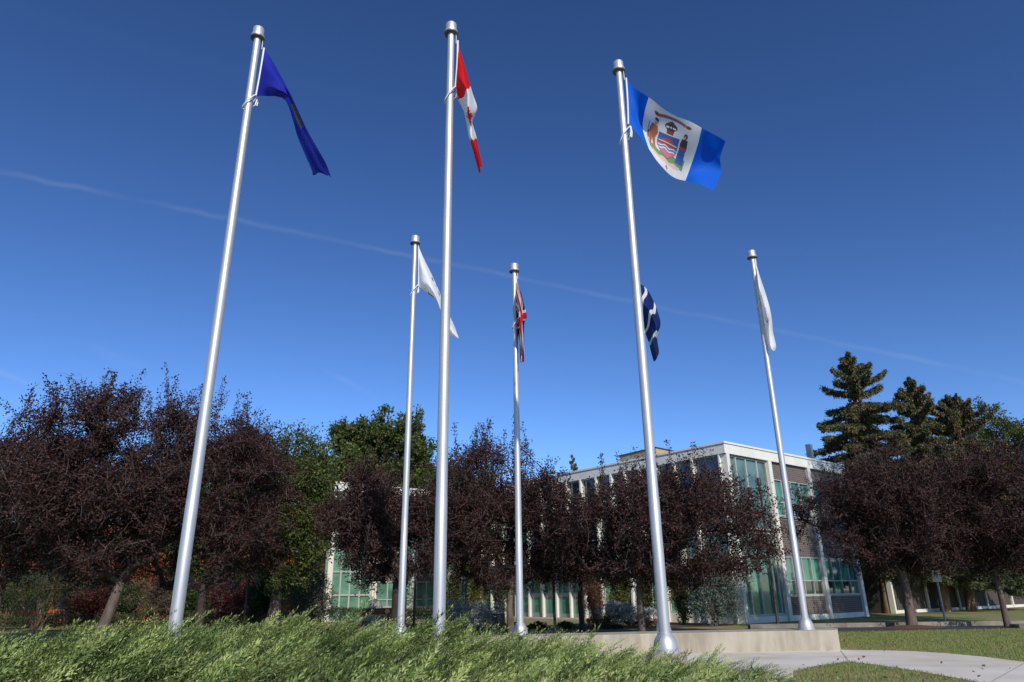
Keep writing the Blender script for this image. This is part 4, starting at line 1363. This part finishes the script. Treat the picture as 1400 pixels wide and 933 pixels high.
# ------------------------------------------------------------------ shrubs
def shrub(name, px, Y, w_px, y_top, y_bot, mat, label, seed, n=2200, ll=0.09, lw=0.035, stem="juniper_wood", lobes=9, cat="shrub", group=None, spiky=False, col=False):
    c = at(px, y_bot, Y); tp_ = at(px, y_top, Y)
    b = np.array([c[0], Y, 0.0])
    z0 = max(0.02, c[2]); H = tp_[2]
    R = w_px / 2 / FPX * Y
    root = empty(name, b, label, cat, group)
    rng = np.random.default_rng(seed)
    segs = []; P = []; D = []
    for k in range(lobes):
        a = rng.uniform(0, 2 * PI); rr = R * 0.8 * math.sqrt(rng.random())
        zz = rng.uniform(z0 + 0.25 * (H - z0), H - 0.22 * (H - z0))
        if col: rr *= 0.55
        cc = np.array([rr * math.cos(a), rr * math.sin(a) * 0.8, zz])
        lr = np.array([R * 0.5, R * 0.5, min((H - z0) * 0.32, R * 0.6 if not col else 99)]) * rng.uniform(0.5, 1.25, 3)
        segs.append((np.array([0, 0, 0.0]), cc * np.array([.5, .5, .6]), 0.03, 0.02)); segs.append((cc * np.array([.5, .5, .6]), cc, 0.02, 0.008))
        m_ = n // lobes
        d = unit(rng.normal(0, 1, (m_, 3)))
        r = rng.uniform(0.15, 1.0, m_) ** 0.4
        # twig clumps in the lobe
        cl = unit(rng.normal(0, 1, (26, 3)))
        j = rng.integers(0, 26, m_)
        d = unit(cl[j] + rng.normal(0, 0.28, (m_, 3)))
        p = cc + d * lr * r[:, None]
        p[:, 2] = np.maximum(p[:, 2], 0.02)
        P.append(p); D.append(d * 1.4 + np.array([0, 0, 0.5]))
        for q in range(0, 26, 3): segs.append((cc, cc + cl[q] * lr * 0.9, 0.008, 0.003))
    P = np.concatenate(P); D = np.concatenate(D)
    quads_obj("stems", tubes_np(segs), stem, root)
    quads_obj("foliage", leaves(P, D, ll, lw, rng, 0.45 if spiky else 0.9), mat, root)
    return root


BG = "silvery blue dwarf spruces in the mulch bed"
shrub("dwarf_spruce", 640, 31.8, 88, 823, 857, "blue_needles", "silvery blue dwarf spruce spreading behind the left end of the wall", 51, 7000, 0.13, 0.03, spiky=True, lobes=12, group=BG)
shrub("dwarf_spruce", 862, 34.2, 76, 826, 860, "blue_needles", "silvery blue dwarf spruce left of the crest flag's pole foot", 52, 6500, 0.13, 0.03, spiky=True, lobes=12, group=BG)
shrub("brown_shrub", 820, 33.9, 34, 838, 859, "brown_foliage", "rusty brown low shrub beside the blue dwarf spruce", 53, 1800, 0.1, 0.03, spiky=True)
shrub("brown_shrub", 888, 33.8, 34, 846, 860, "brown_foliage", "small rusty shrub at the foot of the crest flag's pole", 54, 1200, 0.1, 0.03, spiky=True)
shrub("dead_cedar", 813, 35.6, 40, 782, 850, "brown_foliage", "dead rust brown cedar beside the entrance doors", 55, 4200, 0.12, 0.035, spiky=True, lobes=14, col=True)
CG = "upright yellow green shrubs along the glass facade"
for i, (px, Y, w_, yt, yb, lab) in enumerate(((622, 41.0, 34, 765, 850, "upright green shrub behind the left blue dwarf spruce"),
                                            (652, 41.5, 30, 758, 850, "yellow flecked upright shrub left of a grey column"),
                                            (684, 41.0, 22, 780, 852, "narrow yellow green shrub above the dark box"),
                                            (850, 38.2, 34, 768, 850, "yellow green upright shrub right of the dead cedar"),
                                            (886, 37.6, 34, 764, 850, "upright shrub directly left of the crest flag's pole"),
                                            (935, 35.8, 40, 780, 855, "upright green shrub right of the crest flag's pole"))):
    shrub("upright_shrub", px, Y, w_, yt, yb, "yellow_green_foliage" if i % 2 else "olive_foliage", lab, 60 + i, 3800, 0.12, 0.06, lobes=13, col=True, group=CG)
shrub("blue_spruce", 980, 34.3, 66, 776, 856, "dull_blue_needles", "young grey blue spruce before the building corner", 70, 9000, 0.16, 0.035, spiky=True, lobes=20, cat="tree", stem="bark")
shrub("grey_green_shrub", 415, 35.0, 74, 770, 860, "grey_green_foliage", "tall grey green bush left of the bright green glazing", 71, 9000, 0.12, 0.05, lobes=16)
shrub("pine_shrub", 52, 36.0, 100, 786, 842, "olive_foliage", "olive mugo pine bush low at the far left", 72, 7000, 0.14, 0.035, spiky=True, lobes=14)
shrub("pine_shrub", 99, 38.0, 36, 776, 800, "olive_foliage", "small olive pine top above the maroon bush", 73, 2200, 0.14, 0.035, spiky=True, lobes=5)
shrub("maroon_shrub", 124, 36.5, 62, 795, 850, "red_foliage", "maroon leaved bush left of the leaning trunk", 74, 6000, 0.12, 0.06, lobes=12)
shrub("tan_shrub", 212, 38.0, 70, 784, 850, "tan_foliage", "tan seed headed bush between the leaning trunk and the blue flag's pole", 75, 6500, 0.12, 0.04, lobes=12)
shrub("red_tree", 205, 43.0, 90, 758, 832, "orange_foliage", "orange red leaved small tree low behind the leaning trunk", 76, 2600, 0.14, 0.07, lobes=14)
shrub("maroon_shrub", 318, 39.0, 60, 792, 848, "red_foliage", "dull maroon bush right of the blue flag's pole", 77, 3600, 0.12, 0.06, lobes=10)
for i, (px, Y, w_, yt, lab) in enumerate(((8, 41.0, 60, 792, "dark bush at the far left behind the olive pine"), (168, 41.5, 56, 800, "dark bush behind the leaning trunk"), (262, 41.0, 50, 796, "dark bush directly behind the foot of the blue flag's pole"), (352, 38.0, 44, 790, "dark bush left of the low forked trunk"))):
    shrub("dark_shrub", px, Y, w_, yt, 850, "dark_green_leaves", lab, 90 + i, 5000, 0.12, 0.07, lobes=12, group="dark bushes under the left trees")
# low clipped hedge far left
hp = empty("hedge", (-20, 39.5, 0), "low clipped brownish hedge running behind the left lawn strip", "hedge")
rngh = np.random.default_rng(5)
n = 26000
X = rngh.uniform(-24, 17, n); Yh = rngh.uniform(-0.5, 0.5, n); Zh = rngh.uniform(0.0, 1, n) ** 0.5 * (0.8 + 0.1 * np.sin(X * 1.3))
quads_obj("foliage", leaves(np.stack([X, Yh, Zh], 1), np.tile([0, 0, .6], (n, 1)), 0.12, 0.06, rngh), "olive_foliage", hp)
m = MB(); [m.tube([(x, 0, 0), (x + 0.1, 0, 0.5)], 0.015, 5) for x in np.arange(-24, 17, 0.8)]; m.build("stems", "juniper_wood", hp)


# low dark plants behind the wall
for i, (px, Y, w_, yt, lab) in enumerate(((735, 32.6, 26, 851, "low dark plant behind the wall right of the union flag's pole"), (776, 32.8, 30, 851, "low dark plant before the entrance step"), (835, 32.6, 26, 853, "low dark plant in front of the rusty shrub"), (700, 32.4, 24, 850, "low dark plant by the thin trunk"))):
    shrub("low_plant", px, Y, w_, yt, 861, "dark_green_leaves", lab, 80 + i, 900, 0.08, 0.05, group="low dark plants behind the wall")


# ------------------------------------------------------------------ street furniture
def lamp_post(px, Y, H, label, foot=0.0, r=0.055, pad=False):
    b = gp(px, Y, foot)
    root = empty("lamp_post", b, label, "lamp post", "dark lamp posts")
    m = MB(); m.lathe([(r * 1.25, 0), (r * 1.2, 0.35), (r, 0.4), (r * 0.8, H)], 16); m.build("post", "dark_post_paint", root, True)
    m = MB(); m.lathe([(0.05, H), (0.085, H + 0.03), (0.09, H + 0.3), (0.07, H + 0.36), (0.02, H + 0.38)], 20); m.build("lamp_head", "dark_post_paint", root, True)
    if pad:
        m = MB(); m.box((-0.28, -0.28, -0.05), (0.34, 0.3, 0.16)); m.build("footing", "kerb_concrete", root)
    return root


lamp_post(757.5, 30.0, 4.3, "dark lamp post standing in front of the entrance doors")
lamp_post(1059, 31.8, 5.9, "dark lamp post in front of the building's glass corner")
lamp_post(337, 31.2, 4.4, "dark lamp post right of the blue flag's pole under the purple trees")
lamp_post(567, 33.0, 3.8, "dark lamp post between the two middle poles")
cs = gp(1376, 29.1)
m = MB(); m.box((-0.32, -0.28, -0.03), (0.32, 0.3, 0.14)); o = m.build("concrete_slab", "kerb_concrete", loc=(cs[0] + 0.15, cs[1] - 0.35, 0)); tag(o, "small pale concrete slab on the lawn at the foot of the rightmost trunk", "slab")
q = o.modifiers.new("bevel", 'BEVEL'); q.width = 0.02

sp = gp(1286.5, 33.5)
r_ = ray(1271, 781); zt = CH + r_[2] / r_[1] * 33.5
sg = empty("street_sign", (sp[0], sp[1], 0), "white rectangular sign with red and dark marks on a grey post, right lawn", "sign", rz=math.radians(-14))
m = MB(); m.tube([(0, 0, 0), (0, 0, zt)], 0.045, 10); m.build("post", "galvanised", sg, True)
m = MB(); m.box((-0.17, -0.062, zt - 0.47), (0.17, -0.05, zt + 0.02)); m.build("panel", "sign_white", sg)
m = MB()
ringp = [(0.1 * math.cos(a), 0.1 * math.sin(a)) for a in np.linspace(0, 2 * PI, 25)]
for (x0, y0), (x1, y1) in zip(ringp[:-1], ringp[1:]):
    m.add([(x0, -0.066, zt - 0.14 + y0), (x1, -0.066, zt - 0.14 + y1), (x1 * .75, -0.066, zt - 0.14 + y1 * .75), (x0 * .75, -0.066, zt - 0.14 + y0 * .75)], [(0, 1, 2, 3)])
m.add([(-0.07, -0.067, zt - 0.08), (-0.055, -0.067, zt - 0.065), (0.07, -0.067, zt - 0.2), (0.055, -0.067, zt - 0.215)], [(0, 1, 2, 3)])
m.build("marking", "sign_red", sg)
m = MB()
m.box((-0.03, -0.0655, zt - 0.2), (-0.01, -0.063, zt - 0.08)); m.box((-0.01, -0.0655, zt - 0.1), (0.03, -0.063, zt - 0.08)); m.box((-0.01, -0.0655, zt - 0.15), (0.03, -0.063, zt - 0.13)); m.box((0.02, -0.0655, zt - 0.13), (0.035, -0.063, zt - 0.1))
m.build("marking", "sign_black", sg)

# dark box on short legs behind the wall
bp_ = gp(681, 31.5)
ub = empty("utility_box", (bp_[0], bp_[1], 0), "dark brown metal box on short legs beside the blue dwarf spruce", "utility box")
m = MB(); m.box((-0.28, -0.2, 0.18), (0.28, 0.2, 0.68)); o = m.build("cabinet", "dark_metal", ub); q = o.modifiers.new("bevel", 'BEVEL'); q.width = 0.015
for x in (-0.22, 0.22):
    m = MB(); m.box((x - 0.03, -0.15, 0), (x + 0.03, 0.15, 0.18)); m.build("leg", "dark_metal", ub)
m = MB(); m.box((-0.3, -0.22, 0.682), (0.3, 0.22, 0.71)); m.build("lid", "dark_metal", ub)

# bench-like barrier with an amber reflector by the thick trunk, and pale boulder
bb = gp(517, 32.5)
bn = empty("bench", (bb[0], bb[1], 0), "low dark rust coloured bench with an amber mark left of the thick trunk", "bench", rz=0.15)
m = MB(); m.box((-0.75, -0.02, 0.72), (0.6, 0.03, 0.98)); m.build("backrest", "orange_board", bn)
m = MB(); m.box((-0.75, -0.45, 0.42), (0.6, -0.05, 0.47)); m.build("seat", "orange_board", bn)
for x in (-0.6, 0.45):
    m = MB(); m.box((x - 0.04, -0.42, 0), (x + 0.04, -0.34, 0.42)); m.box((x - 0.04, -0.01 + 0.045, 0), (x + 0.04, 0.1, 0.95)); m.box((x - 0.04, -0.34, 0.34), (x + 0.04, 0.035, 0.42)); m.build("leg", "dark_metal", bn)
m = MB(); m.lathe([(0.11, 0), (0.1, 0.02), (0.0, 0.024)], 20); o = m.build("reflector", "orange_reflector", bn, True); o.rotation_euler = (PI / 2, 0, 0); o.location = (0.42, -0.024, 0.85)


def boulder(px, Y, s, label, seed):
    b = gp(px, Y)
    rng = np.random.default_rng(seed)
    import bmesh
    bm = bmesh.new(); bmesh.ops.create_icosphere(bm, subdivisions=3, radius=1)
    ph = rng.uniform(0, 6, 6)
    for v_ in bm.verts:
        c = v_.co
        k = 1 + 0.16 * math.sin(3 * c.x + ph[0]) * math.cos(2.5 * c.y + ph[1]) + 0.1 * math.sin(5 * c.z + ph[2] + 3 * c.x) + 0.05 * math.sin(9 * c.y + ph[3])
        v_.co = Vector((c.x * s[0] * k, c.y * s[1] * k, max(-0.1, c.z * k + 0.55) * s[2]))
    me = bpy.data.meshes.new("boulder"); bm.to_mesh(me); bm.free()
    me.materials.append(MATS["boulder"]); me.polygons.foreach_set("use_smooth", [True] * len(me.polygons))
    o = bpy.data.objects.new("boulder", me); COL.objects.link(o); o.location = b
    tag(o, label, "boulder")


boulder(513, 34.5, (0.5, 0.4, 0.85), "pale rounded boulder behind the rust coloured bench", 3)
boulder(503, 31.2, (0.22, 0.2, 0.22), "small whitish stone at the left foot of the bench", 4)

# ------------------------------------------------------------------ junipers
rngj = np.random.default_rng(21)


def spray_template(rng, L=1.0, nbr=16):
    """long feathery juniper spray along +x: side branchlets set with short scale leaves"""
    P = []; D = []; S = []; T = []
    for k in range(nbr):
        f = 0.06 + 0.9 * k / (nbr - 1)
        o = np.array([f * L, 0, -0.10 * f * f * L])
        for sgn in (-1, 1):
            bl = 0.22 * L * (1 - f) ** 0.6 + 0.03 * L
            ang = rng.uniform(0.32, 0.62) * sgn
            d = np.array([math.cos(ang), math.sin(ang), rng.uniform(-0.1, 0.3)])
            m_ = max(2, int(bl / (0.024 * L)))
            for q in range(m_):
                g = (q + 0.3) / m_
                P.append(o + d * bl * g + rng.normal(0, 0.005 * L, 3)); a2 = ang + rng.normal(0, 0.35)
                D.append([math.cos(a2), math.sin(a2), d[2] + rng.normal(0.0, 0.25)]); S.append(0.06 * L * (1 - 0.3 * g))
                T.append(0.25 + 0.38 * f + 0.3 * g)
    for q in range(8):
        f = 0.3 + 0.7 * q / 7
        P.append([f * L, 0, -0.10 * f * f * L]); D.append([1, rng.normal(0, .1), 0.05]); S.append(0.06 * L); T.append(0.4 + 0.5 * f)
    P = np.array(P); D = unit(np.array(D)); S = np.array(S)[:, None]
    side = unit(np.cross(D, np.array([0, 0, 1.0]) + rng.normal(0, 0.45, D.shape)))
    W = S * 0.14
    return np.stack([P, P + D * S * 0.4 + side * W, P + D * S, P + D * S * 0.4 - side * W], axis=1), np.array(T)


def mound(x, y):
    """uneven top of the juniper mass, 0..1"""
    a = np.sin(x * 1.9 + 0.8 * np.sin(y * 1.3) + 0.4) * np.sin(y * 2.3 + 0.9 * np.sin(x * 1.1) + 1.1)
    b_ = np.sin(x * 4.3 + y * 1.7 + 2.0) * np.sin(y * 4.9 - x * 1.3)
    return np.clip(0.5 + 0.42 * a + 0.22 * b_, 0, 1)


temps = [spray_template(rngj) for _ in range(7)]
nc_ = 1900
CX = rngj.uniform(-13.5, 4.6, nc_); CY = 3.5 + (14.5 - 3.5) * rngj.random(nc_) ** 1.1
MD = mound(CX, CY)
CA = rngj.normal(0.05, 0.38, nc_); CE = 0.44 + 0.26 * MD + rngj.normal(0, 0.10, nc_); CZ = rngj.random(nc_) ** 0.6; CL = rngj.uniform(0.75, 1.2, nc_)
CT = np.clip(rngj.normal(0.0, 0.17, nc_), -0.38, 0.3)
NPC = 6
ci = np.repeat(np.arange(nc_), NPC)
X = CX[ci] + rngj.normal(0, 0.10, nc_ * NPC); Yj = CY[ci] + rngj.normal(0, 0.10, nc_ * NPC)
keep = (X < edge_r(Yj) - 0.12) & (Yj < edge_b(X) - 0.25) & (np.abs(X) < Yj * 0.80 + 1.2)
cx_, cy_ = POLES['C'][1][0], POLES['C'][1][1]
keep &= ~((np.abs(X - cx_) < 0.42) & (Yj > cy_ - 0.42))
keep &= ~((X > 0.9) & (Yj > 10.9))
X = X[keep]; Yj = Yj[keep]; ci = ci[keep]
hgt = np.interp(X, [-9, -7.2, -5.2, -1.5, 0.3, 2.0, 3.2, 4.2], [0.04, 0.14, 0.31, 0.31, 0.15, 0.07, 0.06, 0.03])
frac = np.clip(CZ[ci] + rngj.normal(0, 0.1, len(X)), 0, 1)
Z = bed_h(X, Yj) + hgt * (0.12 + 0.88 * MD[ci]) * frac - 0.04
az = CA[ci] + rngj.normal(0, 0.3, len(X))                 # azimuth about +x
el = (CE[ci] + rngj.normal(0, 0.12, len(X))) * np.interp(X, [-5, 1, 3], [1.0, 0.9, 0.75])
Ls = CL[ci] * rngj.uniform(0.36, 0.78, len(X)) * np.interp(X, [-5, 0, 2, 3.5], [1.1, 1.0, 0.75, 0.6])
roll = rngj.normal(0, 0.5, len(X))
tix = rngj.integers(0, len(temps), len(X))
allq = []; alt = []
for ti, (T_, tt) in enumerate(temps):
    s = tix == ti
    k = int(s.sum())
    ca, sa = np.cos(az[s]), np.sin(az[s]); ce, se = np.cos(el[s]), np.sin(el[s]); cr, sr = np.cos(roll[s]), np.sin(roll[s])
    fx = np.stack([ce * ca, ce * sa, se], 1)
    sy = np.stack([-sa, ca, 0 * sa], 1)
    uz = np.cross(fx, sy)
    sy2 = sy * cr[:, None] + uz * sr[:, None]; uz2 = -sy * sr[:, None] + uz * cr[:, None]
    B = np.stack([fx, sy2, uz2], axis=1) * Ls[s][:, None, None]       # (k,3,3) rows
    Q = np.einsum('mvi,kij->kmvj', T_, B) + np.stack([X[s], Yj[s], Z[s]], 1)[:, None, None, :]
    allq.append(Q.reshape(-1, 4, 3))
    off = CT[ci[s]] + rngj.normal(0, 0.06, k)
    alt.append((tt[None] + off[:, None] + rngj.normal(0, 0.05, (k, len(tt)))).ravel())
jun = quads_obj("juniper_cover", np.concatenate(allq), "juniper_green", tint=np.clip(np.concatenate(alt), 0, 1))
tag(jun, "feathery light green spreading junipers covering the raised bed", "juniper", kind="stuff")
# woody stems underneath
st = []
for i in range(0, len(X), 9):
    p0 = np.array([X[i] - 0.25, Yj[i], bed_h(X[i], Yj[i]) + 0.01]); p1 = np.array([X[i], Yj[i], Z[i]])
    st.append((p0, p1, 0.012, 0.007))
    st.append((p1, p1 + np.array([math.cos(az[i]) * math.cos(el[i]), math.sin(az[i]) * math.cos(el[i]), math.sin(el[i])]) * Ls[i] * 0.7, 0.006, 0.002))
jw = quads_obj("juniper_stems", tubes_np(st), "juniper_wood")
tag(jw, "brown woody stems showing under the junipers", "stems", kind="stuff")

# ------------------------------------------------------------------ grass blades on the near lawns
n = 90000
gx = rngj.uniform(4.0, 26, n * 2); gy = 8 + 20 * rngj.random(n * 2) ** 1.3
pth = in_poly(gx, gy, pl)
kp = (~pth) & (gx < gy * 0.82 + 0.5) & (gx > edge_r(np.minimum(gy, 13)) + 0.05) & ~((gy > 17.9) & (gy < 19.2) & (gx < 8.15)) & ~((gy > 27.0 + (gx - 4) * 0.09))
gx = gx[kp][:n]; gy = gy[kp][:n]
P = np.stack([gx, gy, gh(gx, gy)], 1)
gr = quads_obj("grass", leaves(P, np.tile([0, 0, 1.6], (len(P), 1)), 0.055, 0.012, rngj, 0.5), "grass_blades")
tag(gr, "short mown grass with straw coloured patches", "grass", kind="stuff")
# fallen leaves on the lawn
n = 140
lx = rngj.uniform(5, 22, n); ly = rngj.uniform(12, 27, n)
kk = (lx < ly * 0.8) & (lx > 4.5)
P = np.stack([lx, ly, gh(lx, ly) + 0.04], 1)[kk]
fl = quads_obj("fallen_leaves", leaves(P, np.tile([1, 0, 0.0], (len(P), 1)), 0.07, 0.05, rngj, 0.4), "brown_foliage")
tag(fl, "scattered fallen leaves on the right lawn", "leaves", kind="stuff")
print("QUADS juniper", sum(len(a) for a in allq))
